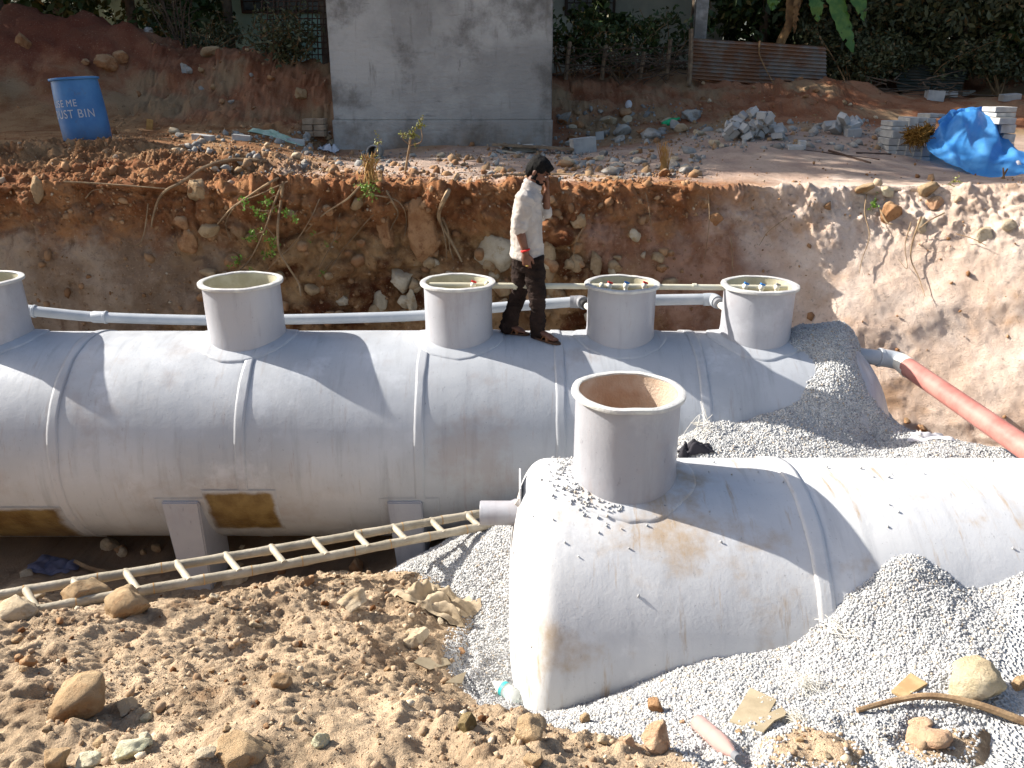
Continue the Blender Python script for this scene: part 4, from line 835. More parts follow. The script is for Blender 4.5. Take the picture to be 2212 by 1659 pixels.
# ---------------------------------------------------------------- crumbs of earth lying everywhere
def crumbs(name, pos, rad, m, label, seed):
    V, F = stones(pos, rad, (.55, .95), seed, .3); tag(link(name, npmesh(name, V, F), m), label, 'soil crumbs', kind='stuff')
m = Mat('earth_crumb', .95, .1); a = m.mix(hexc(138, 114, 90), hexc(182, 160, 134), m.isl()); a = m.mix(a, hexc(206, 192, 168), m.ramp(m.isl(), .9, .93)); a = m.mix(a, hexc(104, 70, 44), m.ramp(m.isl(), .1, .06))
m.color(a).bump(m.noise(120, 4, .7, 'World'), .4, .004); M_crumb = m.m
n = 85000; x, y, g = scatter(n, -4.3, 3.2, 2.15, 6.3, 91); sd = gravel_sd(x, y); q = np.c_[x, y, x * 0].astype(np.float32)
dens = .35 + .65 * sstep(-.25, .35, fbm(q, 1.3, 3, seed=50)) ; k = (np.abs(x) < y * .74) & (g.random(n) < dens) & ((sd < -.02) | (g.random(n) < .012)) & ((y < 5.6) | (g.random(n) < .3))
x, y, sd = x[k], y[k], sd[k]; r = .0024 + .0013 * g.pareto(1.75, len(x)); r = np.minimum(r, .026); z = np.maximum(earth_height(x, y), np.where(sd > 0, gravel_height(x, y), -9)) + r * .35
crumbs('soil_crumbs', np.c_[x, y, z], r, M_crumb, 'loose tan crumbs and clods strewn over the near earth slope', 92)
m = Mat('bank_crumb', .95, .1); a = m.mix(hexc(126, 90, 62), hexc(172, 138, 104), m.isl()); a = m.mix(a, hexc(176, 156, 132), m.ramp(m.isl(), .93, .95)); m.color(a).bump(m.noise(90, 4, .7, 'World'), .4, .006); M_bcr = m.m
nb_ = 26000; idx = g.integers(0, len(Gd), nb_); pp = Gd[idx] + g.normal(size=(nb_, 3)) * .012
wgt = np.where(idx < nface * len(bx), np.where(pp[:, 0] > 2.2, .04, .3) * (1 + 2 * (pp[:, 2] > .75)), np.where(pp[:, 1] < 10.6, 1., np.where(pp[:, 0] < -2.5, .8, .5)) * np.where((pp[:, 0] > 2.2) & (pp[:, 1] < 13), .06, 1)); k = (g.random(nb_) < wgt) & (np.abs(pp[:, 0]) < 7.5); pp = pp[k]
r = np.minimum(.010 + .008 * g.pareto(2.2, len(pp)), .07); crumbs('bank_crumbs', pp, r, M_bcr, 'reddish crumbs and clods along the cut bank and its edge', 93)

m = Mat('rubble_chip', .95, .1); a = m.mix(hexc(118, 116, 112), hexc(176, 174, 168), m.isl()); a = m.mix(a, hexc(150, 124, 96), m.ramp(m.isl(), .7, .75)); m.color(a).bump(m.noise(60, 4, .7, 'World'), .4, .01); M_rub = m.m
pr_ = []; rr_ = []
for n_, (x0, x1, y0, y1) in ((420, (1200, 1520, 225, 390)), (260, (1500, 1930, 262, 328)), (110, (1060, 1260, 312, 345)), (130, (420, 720, 285, 330)), (160, (440, 1080, 330, 375))):
    for k in range(n_):
        h, nn = hit(g.uniform(x0, x1), g.uniform(y0, y1))
        if h is not None: pr_.append(tuple(h + nn * .008)); rr_.append(min(.016 + .016 * g.pareto(2.0), .085))
V, F = stones(np.array(pr_), np.array(rr_), (.4, .9), 94, .34); tag(link('rubble', npmesh('rubble', V, F), M_rub), 'small grey rubble and chips scattered on the ground round the cement building', 'rubble', kind='stuff')
# ---------------------------------------------------------------- stones and boulders
def rockmat(name, c1, c2, c3=None, sc=4):
    m = Mat(name, .92, .1); xz = m.n('ShaderNodeSeparateXYZ'); m.L(m.n('ShaderNodeNewGeometry').outputs['Normal'], xz.inputs[0]); dust = m.math('MULTIPLY', m.ramp(xz.outputs[2], .1, .9), m.noise(5, 6, .7, 'World', lo=.3, hi=.65, off=8)); a = m.mix(c1, c2, m.noise(sc, 6, .65, 'World', lo=.38, hi=.62))
    if c3: a = m.mix(a, c3, m.noise(sc * 2.1, 6, .7, 'World', lo=.52, hi=.66, off=3), amt=.8)
    a = m.mix(a, tuple(.6 * q for q in c1[:3]) + (1,), m.noise(sc * 9, 5, .7, 'World', lo=.58, hi=.72, off=6), amt=.6)
    a = m.mix(a, hexc(196, 172, 138), dust, amt=.55); m.color(a).bump(m.noise(22, 8, .75, 'World', lo=.2, hi=.8), .8, .025); return m.m
K_tan = rockmat('tan_rock', hexc(158, 130, 98), hexc(182, 156, 122), hexc(146, 108, 74)); K_pale = rockmat('pale_rock', hexc(188, 172, 146), hexc(206, 192, 168), hexc(170, 142, 106)); K_cream = rockmat('cream_rock', hexc(196, 182, 150), hexc(210, 198, 172), hexc(178, 156, 122))
K_brown = rockmat('brown_rock', hexc(154, 110, 76), hexc(180, 138, 100), hexc(126, 84, 56)); K_grey = rockmat('grey_rock', hexc(142, 142, 140), hexc(178, 178, 174), hexc(120, 112, 104)); K_white = rockmat('greenish_white_rock', hexc(206, 206, 172), hexc(222, 220, 196), hexc(170, 168, 128)); K_pink = rockmat('pink_rock', hexc(188, 150, 120), hexc(208, 176, 148), hexc(166, 122, 92)); K_moss = rockmat('dark_rock', hexc(112, 98, 66), hexc(140, 122, 84), hexc(88, 78, 52))
def rockmesh(seed, flat=.0, jag=.22, sub=4, cuts=0):
    bm = bmesh.new(); bmesh.ops.create_icosphere(bm, subdivisions=sub, radius=1); me = bpy.data.meshes.new('rock'); bm.to_mesh(me); bm.free(); v = getv(me); g = np.random.default_rng(seed); o = g.uniform(-50, 50, 3).astype(np.float32)
    for k in range(cuts):
        d = g.normal(size=3); d /= np.linalg.norm(d); h = g.uniform(.5, .82); e = v @ d; v -= np.clip(e - h, 0, None)[:, None] * d[None] * .93
    nrm = v / np.linalg.norm(v, axis=1, keepdims=True); v = v + nrm * (fbm(v + o, .9, 4, .5, seed) * jag + fbm(v + o, 5, 3, .5, seed + 1) * .035)[:, None]
    setv(me, v); return me
def rock(px, py, w, h, m, label, cuts=6, jag=.14, yaw=None, sink=.24, depth=.85, cat='rock', group=None, name='rock', seed=None, off=0):
    hb, n = hit(px, py + h * .38)
    if hb is None: return None
    seed = seed or int(px * 7 + py); g = np.random.default_rng(seed); sc_ = (hb - Vector((0, 0, CAMZ))).length / FPX
    o = link(name, rockmesh(seed, jag=jag, cuts=cuts + 5), m, None, True); o.scale = (w * sc_ * .5, w * sc_ * .5 * depth, h * sc_ * .54); o.rotation_euler = (g.uniform(-.2, .2), g.uniform(-.25, .25), yaw if yaw is not None else g.uniform(-.5, .5))
    c = hit(px, py)[0]; c = c if c is not None and (c - hb).length < .6 else hb; o.location = hb + Vector((0, w * sc_ * .25, h * sc_ * (.38 - sink)))
    if off: o.location = c - ray(px, py) * off
    return tag(o, label, cat, group)
for a in [(181, 1285, 100, 64, K_tan, 'pointed tan rock propped against the left end of the ladder', 8), (265, 1312, 104, 56, K_tan, 'rounded tan rock right beside the pointed one near the ladder', 5), (25, 1322, 84, 46, K_pale, 'pale grey rock at the left edge under the ladder', 5),
          (60, 1292, 50, 22, K_pale, 'pale low stone just under the ladder rail at the left', 5), (145, 1520, 132, 92, K_tan, 'big dusty half buried boulder in the lower left earth', 1), (58, 1428, 30, 30, K_brown, 'small brown stone standing alone left on the earth slope', 5), (38, 1422, 22, 18, K_brown, 'tiny brown stone behind the small standing one on the left', 5),
          (460, 1291, 30, 24, K_pale, 'small pale pointed stone on the crest of the earth slope', 7), (551, 1350, 28, 20, K_pale, 'small pale rounded stone below the crest of the earth slope', 5), (605, 1468, 46, 40, K_tan, 'angular tan stone lying alone mid slope', 9), (272, 1526, 46, 46, K_pale, 'pale crumbly rock right of the big dusty boulder', 6),
          (316, 1552, 32, 24, K_white, 'small whitish stone below the pale crumbly rock', 6), (270, 1630, 78, 36, K_white, 'greenish white crumbly lump at the bottom edge', 7), (310, 1600, 34, 26, K_white, 'small greenish white lump above the larger one', 7), (180, 1650, 52, 24, K_white, 'whitish lump cut by the bottom edge', 6), (114, 1638, 54, 40, K_tan, 'tan clod near the bottom left corner', 5),
          (210, 1608, 34, 22, K_tan, 'small tan clod between the bottom clod and whitish lump', 6), (520, 1634, 110, 52, K_tan, 'broad tan boulder half buried at the bottom edge', 4), (440, 1630, 40, 24, K_pale, 'pale stone left of the broad bottom boulder', 6), (689, 1604, 46, 40, K_white, 'white crumbly stone on the earth at bottom', 7), (640, 1555, 20, 24, K_pale, 'small upright pale stone above the white crumbly one', 7),
          (897, 1378, 62, 56, K_pale, 'smooth pale boulder in the earth left of the gravel', 3), (757, 1302, 88, 42, K_pale, 'broad pale lump on the crest beside the gravel heap', 5), (1008, 1560, 40, 50, K_moss, 'dark rough rock standing near the water bottle', 8), (1115, 1597, 24, 26, K_cream, 'small cream egg shaped stone at the bottom', 4), (1150, 1575, 76, 58, K_tan, 'large crumbling tan clod below the tank corner', 9),
          (1416, 1525, 38, 36, K_brown, 'brown stone lying on the pale gravel', 4), (1424, 1598, 70, 76, K_pink, 'pink angular rock at the gravel edge', 8), (1152, 1645, 42, 30, K_tan, 'round tan lump cut by the bottom edge', 3), (1263, 1553, 32, 24, K_tan, 'tan clod at the gravel edge below the tank', 7), (1302, 1598, 26, 26, K_pale, 'small pale stone left of the pink angular rock', 6), (1360, 1600, 34, 28, K_pink, 'pinkish stone touching the pink angular rock', 6),
          (996, 1406, 20, 16, K_brown, 'small brown clod on the gravel beside the smooth pale boulder', 5), (2125, 1482, 112, 92, K_cream, 'big cream boulder lying on the gravel at right', 4), (2010, 1602, 92, 32, K_pink, 'flat pink stone in the gravel below the branch', 6), (2000, 1571, 52, 22, K_pink, 'small pink stone between the branch and flat stone', 6), (2205, 1475, 30, 40, K_tan, 'tan stone cut by the right edge beside the cream boulder', 5),
          (236, 1178, 40, 26, K_pale, 'dim round stone under the tank on the pit floor', 4), (668, 1250, 30, 34, K_brown, 'dark pointed rock on the pit floor beside the gravel heap', 7), (500, 1252, 56, 26, K_pale, 'low pale stone below the ladder on the pit floor', 4), (770, 1222, 34, 34, K_brown, 'reddish brown clod between saddle leg and gravel heap', 5), (1960, 905, 26, 14, K_brown, 'brown clod at the foot of the right bank', 6), (2000, 925, 34, 14, K_brown, 'flat reddish clod by the red pipe', 6)]:
    rock(*a)
# boulders in the cut face
for a in [(918, 502, 84, 140, K_brown, 'tall diamond shaped brown boulder in the cut bank', 7), (832, 502, 58, 92, K_brown, 'smaller brown boulder left of the tall diamond shaped one', 6), (1062, 545, 116, 96, K_pale, 'broad pale topped boulder in the bank left of the man', 6), (1184, 570, 46, 92, K_tan, 'tall yellow boulder in the bank right behind the man', 5),
          (866, 603, 60, 58, K_pale, 'round pale boulder above the grey pipe', 5), (424, 412, 62, 62, K_tan, 'pale boulder high in the bank below the bent branch', 6), (78, 410, 30, 48, K_tan, 'pale cracked stone high in the bank at left', 8), (405, 523, 38, 44, K_brown, 'largest rounded cobble left of the green twig', 3), (1284, 568, 38, 62, K_tan, 'tall tan stone in the bank below the brown clump', 4),
          (1253, 478, 44, 36, K_tan, 'tan stone sticking out of the brown clump beside the man', 4), (1245, 570, 34, 40, K_tan, 'rounded tan stone left of the tall tan stone', 4), (820, 648, 40, 50, K_pale, 'pale slanted stone behind the grey pipe', 8), (888, 648, 30, 60, K_pale, 'pale slab stone just left of the third neck', 8), (742, 652, 40, 26, K_pale, 'pale stone above the pipe left of the slanted ones', 5),
          (1926, 460, 46, 46, K_brown, 'round brown boulder high in the right bank', 3), (1993, 488, 22, 32, K_pale, 'upright pale stone in the right bank', 4), (2128, 508, 34, 28, K_pale, 'rounded pale stone in the right bank', 3), (2178, 486, 32, 22, K_pale, 'flat pale stone near the right edge of the bank', 4), (1919, 413, 36, 24, K_cream, 'white flat rock on the lip of the right bank', 8), (1869, 406, 42, 22, K_tan, 'brown clod on the lip left of the white flat rock', 5),
          (2002, 412, 54, 30, K_tan, 'large brown clod on the lip right of the white flat rock', 5), (2017, 440, 34, 28, K_pink, 'pinkish clod below the lip of the right bank', 5), (1545, 475, 30, 26, K_brown, 'brown stone in the bank right of the brown clump', 4), (1520, 440, 22, 24, K_brown, 'small brown stone above the other in the red bank', 5), (1080, 362, 44, 26, K_tan, 'tan clod on the bank edge behind the man', 6), (400, 152, 26, 30, K_grey, 'pale grey rock on the spoil heap', 7), (320, 62, 22, 14, K_grey, 'pale rock on the crest of the spoil heap', 7),
          (462, 112, 54, 28, K_tan, 'rounded tan boulder on the crest of the spoil heap', 3), (232, 132, 44, 32, K_brown, 'brown boulder half sunk in the middle of the spoil heap', 4), (262, 128, 34, 30, K_brown, 'smaller brown boulder right beside the one in the middle of the heap', 5), (48, 92, 30, 34, K_brown, 'brown clod high on the left part of the spoil heap', 5), (650, 200, 30, 24, K_tan, 'tan clod on the red slope beside the cement building', 5), (1200, 300, 10, 10, K_grey, 'small grey stone at the foot of the cement building corner', 7)]:
    rock(*a, sink=.3, depth=.7, off=.02)
g = np.random.default_rng(66)
proto = [rockmesh(900 + k, jag=.14, cuts=3, sub=3) for k in range(5)]; angp = [rockmesh(950 + k, jag=.1, cuts=12, sub=3) for k in range(5)]
def scat_rocks(n, x0, x1, y0, y1, s0, s1, mats, label, group, meshes, name='rock', cat='rock', seed=1, asp=1.0):
    g = np.random.default_rng(seed)
    for k in range(n):
        px, py = g.uniform(x0, x1), g.uniform(y0, y1); h, nn = hit(px, py)
        if h is None: continue
        me = meshes[k % len(meshes)].copy(); me.materials.clear(); me.materials.append(mats[k % len(mats)]); o = link(name, me, None, None, True)
        s_ = g.uniform(s0, s1) * (h - Vector((0, 0, CAMZ))).length / FPX * .5; o.scale = (s_ * g.uniform(.8, 1.3), s_ * g.uniform(.7, 1.1), s_ * g.uniform(.65, 1.1) * asp); o.rotation_euler = tuple(g.uniform(-.5, .5, 2)) + (g.uniform(0, 6),)
        o.location = h + nn * s_ * .3; tag(o, label, cat, group)
scat_rocks(30, 1000, 1480, 500, 700, 16, 42, [K_brown, K_tan, K_tan, K_pale], 'rounded cobble embedded in the cut bank behind the man and the third and fourth necks', 'cobbles in the bank behind the man', proto, 'cobble', 'cobble', 3)
scat_rocks(28, 380, 800, 440, 690, 14, 36, [K_brown, K_brown, K_tan], 'rounded cobble embedded in the dark cut bank around the green twig', 'cobbles in the bank around the green twig', proto, 'cobble', 'cobble', 4)
scat_rocks(14, 800, 1000, 560, 690, 18, 44, [K_pale, K_tan], 'pale stone embedded in the bank above the pipe beside the third neck', 'stones in the bank by the third neck', proto, 'cobble', 'cobble', 5)
scat_rocks(16, 330, 720, 285, 330, 8, 26, [K_grey, K_pale, K_grey], 'small broken pale stone on the ledge between barrel and cement building', 'stones on the ledge by the barrel', angp, 'stone', 'stone', 6, asp=.6)
scat_rocks(20, 440, 1050, 335, 372, 9, 28, [K_grey, K_grey, K_pale, K_tan], 'small grey stone along the bank edge in front of the cement building', 'stones on the bank edge', angp, 'stone', 'stone', 7, asp=.7)
scat_rocks(12, 1060, 1250, 308, 335, 12, 34, [K_grey], 'grey stone by the plank at the foot of the cement building', 'stones by the plank', angp, 'stone', 'stone', 8, asp=.7)
scat_rocks(48, 1205, 1500, 235, 385, 14, 44, [K_grey, K_grey, K_pale, K_brown], 'small broken stone among the rubble right of the cement building', 'rubble right of the cement building', angp, 'stone', 'stone', 9, asp=.65)
scat_rocks(18, 1500, 1920, 275, 322, 12, 34, [K_grey, K_grey, K_pale], 'small broken stone strewn behind the low sand heap', 'rubble behind the sand heap', angp, 'stone', 'stone', 10, asp=.65)
scat_rocks(16, 1480, 1900, 180, 260, 6, 18, [K_pale, K_brown, K_tan], 'small stone on the red earth below the corrugated sheets', 'stones below the corrugated sheets', angp, 'stone', 'stone', 11, asp=.8)
scat_rocks(14, 30, 620, 110, 240, 6, 20, [K_brown, K_tan, K_brown, K_grey], 'small stone lying on the red spoil heap', 'stones on the spoil heap', angp, 'stone', 'stone', 12, asp=.8)
scat_rocks(14, 20, 700, 1150, 1250, 10, 30, [K_brown, K_pale, K_tan], 'small stone on the dim pit floor under the tank', 'stones on the pit floor', angp, 'stone', 'stone', 13, asp=.8)
scat_rocks(26, 30, 1000, 1340, 1640, 9, 20, [K_tan, K_pale, K_tan, K_brown], 'small stone scattered on the near earth slope', 'stones on the near earth slope', angp, 'stone', 'stone', 14, asp=.8)
scat_rocks(12, 1300, 1800, 1560, 1655, 8, 18, [K_tan, K_pale, K_pink], 'small stone where earth and gravel meet at the bottom', 'stones at the bottom gravel edge', angp, 'stone', 'stone', 15, asp=.8)

# ---------------------------------------------------------------- concrete blocks and tarpaulin
M_block = Mat('concrete_block', .92, .15); m = M_block; a = m.mix(hexc(160, 160, 158), hexc(188, 188, 184), m.noise(5, 5, .6)); a = m.mix(a, hexc(128, 126, 124), m.rnd(), amt=.45); m.color(a).bump(m.noise(50, 5, .7, lo=.2, hi=.8), .4, .006); M_block = m.m
def block(loc, size, rot, label, group, m=None):
    return tag(MB().box((0, 0, 0), size, (0, 0, 0), .008, .003).build('concrete_block', m or M_block), label, 'concrete block', group)
def put(o, loc, rot): o.location = loc; o.rotation_euler = rot; return o
zx = lambda q: 1857.6 + q * .1601; zy = lambda q: 172.8 + q * .1601
rows = [(445, 555, 670, 625), (680, 505, 790, 625), (800, 505, 905, 570), (950, 455, 1075, 515), (1080, 455, 1150, 500), (910, 515, 1020, 580), (430, 630, 540, 680), (545, 630, 650, 680), (660, 630, 780, 690), (790, 575, 905, 655), (440, 682, 640, 785), (400, 790, 530, 885), (535, 790, 640, 885), (390, 890, 510, 952), (515, 888, 620, 950), (385, 955, 490, 1012),
        (495, 955, 600, 1020), (630, 890, 740, 960), (615, 962, 725, 1025), (750, 850, 855, 962), (730, 966, 850, 1040), (840, 900, 940, 1035), (820, 1040, 935, 1130), (720, 1040, 820, 1110), (610, 1030, 715, 1090), (500, 1022, 600, 1085), (660, 695, 780, 790), (790, 660, 905, 760), (650, 795, 745, 885), (910, 585, 1010, 700)]
for (x0, y0, x1, y1) in rows:
    yb = 12.15 + .30 * (1090 - y1) / 600 + .12 * (x0 - 400) / 700 * -1; a, b_ = P(zx(x0), zy(y0), yb), P(zx(x1), zy(y1), yb); c = (a + b_) / 2
    put(block(None, (b_.x - a.x - .006, .40, a.z - b_.z - .004), None, 'grey concrete block in the stepped stack left of the blue tarpaulin', 'blocks stacked left of the tarpaulin'), (c.x, yb + .2, c.z), (0, 0, random.uniform(-.03, .03)))
for (x0, y0, x1, y1, lab) in [(1850, 362, 2125, 436, 'long grey block lying on top of the tall stack right of the blue tarpaulin'), (1850, 440, 1975, 502, 'grey block under the long top one, left half, right of the tarpaulin'), (1980, 440, 2110, 506, 'grey block under the long top one, right half'), (1900, 508, 2110, 600, 'sunlit grey block jutting out of the tall stack behind the tarpaulin'), (1910, 603, 2095, 722, 'grey block below the sunlit one in the tall stack'), (1950, 732, 2095, 850, 'grey block third from the bottom of the tall stack'), (1955, 853, 2070, 960, 'grey block second from the bottom of the tall stack'), (1950, 963, 2080, 1060, 'bottom grey block of the tall stack')]:
    yb = 12.0 - (.12 if y0 == 508 else 0); a, b_ = P(zx(x0), zy(y0), yb), P(zx(x1), zy(y1), yb); c = (a + b_) / 2
    put(block(None, (b_.x - a.x - .006, .38, a.z - b_.z - .004), None, lab, 'tall block stack right of the tarpaulin'), (c.x, yb + .2, c.z), (0, 0, random.uniform(-.04, .04)))
def heap(n, cx, cy, w, h, label, group, seed, sz=(.20, .15, .12)):
    g = np.random.default_rng(seed); hb, _ = hit(cx, cy + h * .4)
    for k in range(n):
        px, py = cx + g.normal() * w * .27, cy + g.uniform(-.45, .5) * h; s_ = hb.length / FPX; up = max(0, (cy + h * .45 - py)) * s_ * max(.15, 1 - abs(px - cx) / w * 1.2)
        a = P(px, cy + h * .42, hb.y + g.uniform(-.1, .35)); z = drop(a.x, a.y)
        put(block(None, tuple(np.array(sz) * g.uniform(.75, 1.15, 3)), None, label, group), (a.x, a.y, z + up * .85 + .04), tuple(g.uniform(-.9, .9, 3)))
heap(52, 1622, 276, 130, 66, 'grey broken block in the tumbled heap on the red earth', 'heap of broken blocks', 5, (.15, .11, .10))
heap(10, 1820, 278, 62, 36, 'whole grey block in the small pile beside the low sand heap', 'small pile of grey blocks', 6, (.22, .14, .12))
for px, py, w, h, lab in ((2022, 210, 30, 18, 'lone grey block standing on the dark earth under the trees'), (2045, 203, 22, 8, 'grey block lying behind the lone standing block'), (2062, 206, 14, 12, 'small grey block between the lone block and the flat one'), (2090, 202, 26, 9, 'flat grey block right of the small one under the trees'), (2187, 212, 30, 11, 'grey block at the right edge under the trees'),
                          (1736, 316, 12, 18, 'upright grey block behind the sand heap'), (1722, 320, 30, 8, 'pale flat block end beside the upright one'), (1296, 295, 17, 17, 'square grey block in the rubble right of the cement building'), (1260, 317, 50, 32, 'large pale angular block in the rubble by the cement building'), (1132, 322, 44, 16, 'grey block propping the plank by the cement building')):
    hb, _ = hit(px, py + h * .45)
    if hb is None: continue
    s_ = (hb - Vector((0, 0, CAMZ))).length / FPX; put(block(None, (w * s_, .2 if w > 18 else .12, h * s_), None, lab, None), (hb.x, hb.y + .1, hb.z + h * s_ * .45), (random.uniform(-.08, .08), random.uniform(-.1, .1), random.uniform(-.25, .25)))
m = Mat('brown_block', .92, .1); m.color(m.mix(m.mix(hexc(150, 132, 112), hexc(176, 160, 140), m.noise(6, 5, .6)), hexc(120, 102, 84), m.rnd(), amt=.6)).bump(m.noise(50, 5, .7), .4, .006); M_bblock = m.m
for (px, py, lab) in ((670, 288, 'bottom left brown'), (694, 288, 'bottom right brown'), (669, 275, 'middle left brown'), (693, 275, 'middle right brown'), (668, 262, 'top left brown'), (691, 262, 'top right brown')):
    yb = 14.0; a = P(px, py, yb); put(block(None, (.172, .3, .088), None, lab + ' block of the neat little stack by the cement building', 'neat little block stack', M_bblock), (a.x, yb + random.uniform(-.03, .03), a.z), (0, 0, random.uniform(-.06, .06)))
for (px, py, w, lab) in ((638, 308, 42, 'grey block lying left of the neat little stack'), (520, 300, 40, 'long grey block on the ledge'), (437, 300, 44, 'grey block lying flat on the ledge right of the barrel')):
    h, _ = hit(px, py + 3); put(block(None, (w * .0065, .16, .09), None, lab, None), h + Vector((0, .06, .03)), (0, .1, random.uniform(-.3, .3)))

m = Mat('blue_tarpaulin', .42, .4); a = m.mix(hexc(70, 146, 214), hexc(96, 168, 228), m.noise(3, 4, .6, 'World')); a = m.mix(a, hexc(120, 168, 220), m.noise(9, 6, .7, 'World', lo=.6, hi=.76), amt=.5)
m.color(a).bump(m.noise(16, 6, .65, 'World', stretch=(1, 1, .5), lo=.2, hi=.8, dist=.6), .3, .02); tl = m.n('ShaderNodeBsdfTranslucent'); tl.inputs[0].default_value = hexc(60, 160, 245); mx = m.n('ShaderNodeMixShader'); mx.inputs[0].default_value = .4; m.L(m.b.outputs[0], mx.inputs[1]); m.L(tl.outputs[0], mx.inputs[2]); m.L(mx.outputs[0], m.t.nodes['Material Output'].inputs[0]); M_tarp = m.m
rowsT = [  # front hem to back, each left to right: (px, py, Y)
    [(2004, 322, 11.75), (2040, 345, 11.3), (2085, 366, 10.8), (2130, 384, 10.45), (2180, 386, 10.4), (2235, 372, 10.5)],
    [(2001, 310, 11.9), (2040, 328, 11.5), (2085, 346, 11.1), (2130, 360, 10.8), (2180, 360, 10.75), (2232, 346, 10.8)],
    [(2003, 300, 12.0), (2040, 305, 11.75), (2080, 318, 11.5), (2125, 332, 11.25), (2180, 336, 11.2), (2225, 332, 11.3)],
    [(2016, 288, 12.05), (2045, 280, 11.95), (2085, 282, 11.85), (2120, 300, 11.75), (2170, 318, 11.7), (2196, 322, 11.8)],
    [(2024, 272, 12.1), (2052, 258, 12.1), (2090, 262, 12.0), (2125, 268, 11.95), (2160, 285, 11.95), (2180, 300, 12.0)],
    [(2034, 262, 12.25), (2060, 243, 12.3), (2090, 240, 12.3), (2122, 236, 12.3), (2150, 248, 12.3), (2170, 280, 12.25)],
    [(2040, 262, 12.7), (2062, 250, 12.7), (2092, 246, 12.8), (2122, 244, 12.8), (2150, 256, 12.7), (2172, 290, 12.6)],
    [(2040, 310, 12.9), (2062, 310, 13), (2092, 310, 13), (2122, 310, 13), (2150, 310, 13), (2172, 310, 12.9)]]
CR = [curve([P(*q) for q in r_], 16) for r_ in rowsT]; ncol = len(CR[0]); cols = [curve([r_[c] for r_ in CR], 14) for c in range(ncol)]
Gt = np.array([[tuple(q) for q in c] for c in cols]).transpose(1, 0, 2); Nt = gridnormals(Gt); Nt *= np.sign(-Nt[:, :, 1:2] + .0001); p3 = Gt.reshape(-1, 3).astype(np.float32)
uu = np.tile(np.linspace(0, 1, ncol), Gt.shape[0]); vv = np.repeat(np.linspace(0, 1, Gt.shape[0]), ncol); q2 = np.stack([uu * 4 + vv * 2.2, vv * 2 - uu * .8, vv * 0], -1).astype(np.float32)
dd = fbm(q2, 1.0, 2, .45, 500, True) * .018 + .028 * np.sin((uu * 2.2 - vv * 1.1 + .25 * fbm(q2, .8, 2, seed=505)) * 9) * sstep(0, .3, vv) * sstep(1.0, .5, vv) + fbm(np.stack([uu * 9 - vv * 5, vv * 3 + uu, uu * 0], -1).astype(np.float32), 1.0, 2, .5, 510, True) * .012 + fbm(p3, 7, 2, seed=520) * .003
Gt = Gt + Nt * (dd.reshape(Gt.shape[:2]) - .03)[:, :, None]; fl = gridfaces(Gt.shape[0], ncol)
tag(link('tarpaulin', npmesh('tarpaulin', Gt.reshape(-1, 3), fl), M_tarp, None, True), 'crumpled bright blue tarpaulin draped over the stacked concrete blocks', 'tarpaulin')
M_sheet = plain('milky_plastic_sheet', hexc(206, 206, 208), hexc(180, 180, 184), .35, 5, spec=.5, kind='World')
def cloth(name, c, w, d, h, m, label, cat, seed, yaw=0, nu=26, rag=.25, fold=1.0):   # small crumpled sheet on the ground
    g = np.random.default_rng(seed); u, v = np.meshgrid(np.linspace(-1, 1, nu), np.linspace(-1, 1, nu)); q = np.stack([u.ravel(), v.ravel(), u.ravel() * 0 + seed], -1).astype(np.float32)
    X_ = u.ravel() * w / 2 * (1 + rag * fbm(q, 1.4, 3, seed=seed)); Y_ = v.ravel() * d / 2 * (1 + rag * fbm(q, 1.4, 3, seed=seed + 3)); cs, sn = math.cos(yaw), math.sin(yaw); X_, Y_ = X_ * cs - Y_ * sn, X_ * sn + Y_ * cs
    hh = (np.abs(fbm(q, 1.2 * fold, 2, .4, seed + 7)) * .8 + .12 * fbm(q, 3.2 * fold, 2, seed=seed + 9)) * h * sstep(1.15, .6, np.maximum(np.abs(u), np.abs(v)).ravel())
    zz = np.array([drop(c.x + a, c.y + b_) for a, b_ in zip(X_, Y_)]) + hh + .008
    return tag(link(name, npmesh(name, np.stack([c.x + X_, c.y + Y_, zz], -1), gridfaces(nu, nu)), m, None, True), label, cat)
cloth('plastic_sheet', P(2212, 362, 11.0), .5, .5, .22, M_sheet, 'milky plastic sheet at the right edge beside the blue tarpaulin', 'plastic sheet', 71)
m = Mat('coir_fibre', 1, 0); m.color(m.mix(hexc(104, 76, 36), hexc(142, 108, 58), m.isl())); M_coir = m.m
b = MB(); g = np.random.default_rng(72)
for k in range(1100):
    w_ = np.clip(g.normal(size=2), -1.6, 1.6); a = P(zx(800 + w_[0] * 95), zy(752 + w_[1] * 46 - w_[0] * 14), 11.86 + .12 * abs(w_[0]) + g.uniform(0, .1)); d = g.normal(size=3) * .03; b.tube([a, a + Vector(d), a + Vector(d) * 1.5 + Vector(g.normal(size=3) * .02)], .006, 4, caps=False)
tag(b.build('coir_bundle', M_coir), 'tangled brown coconut fibre bundle lying on the block stack by the tarpaulin', 'fibre bundle')
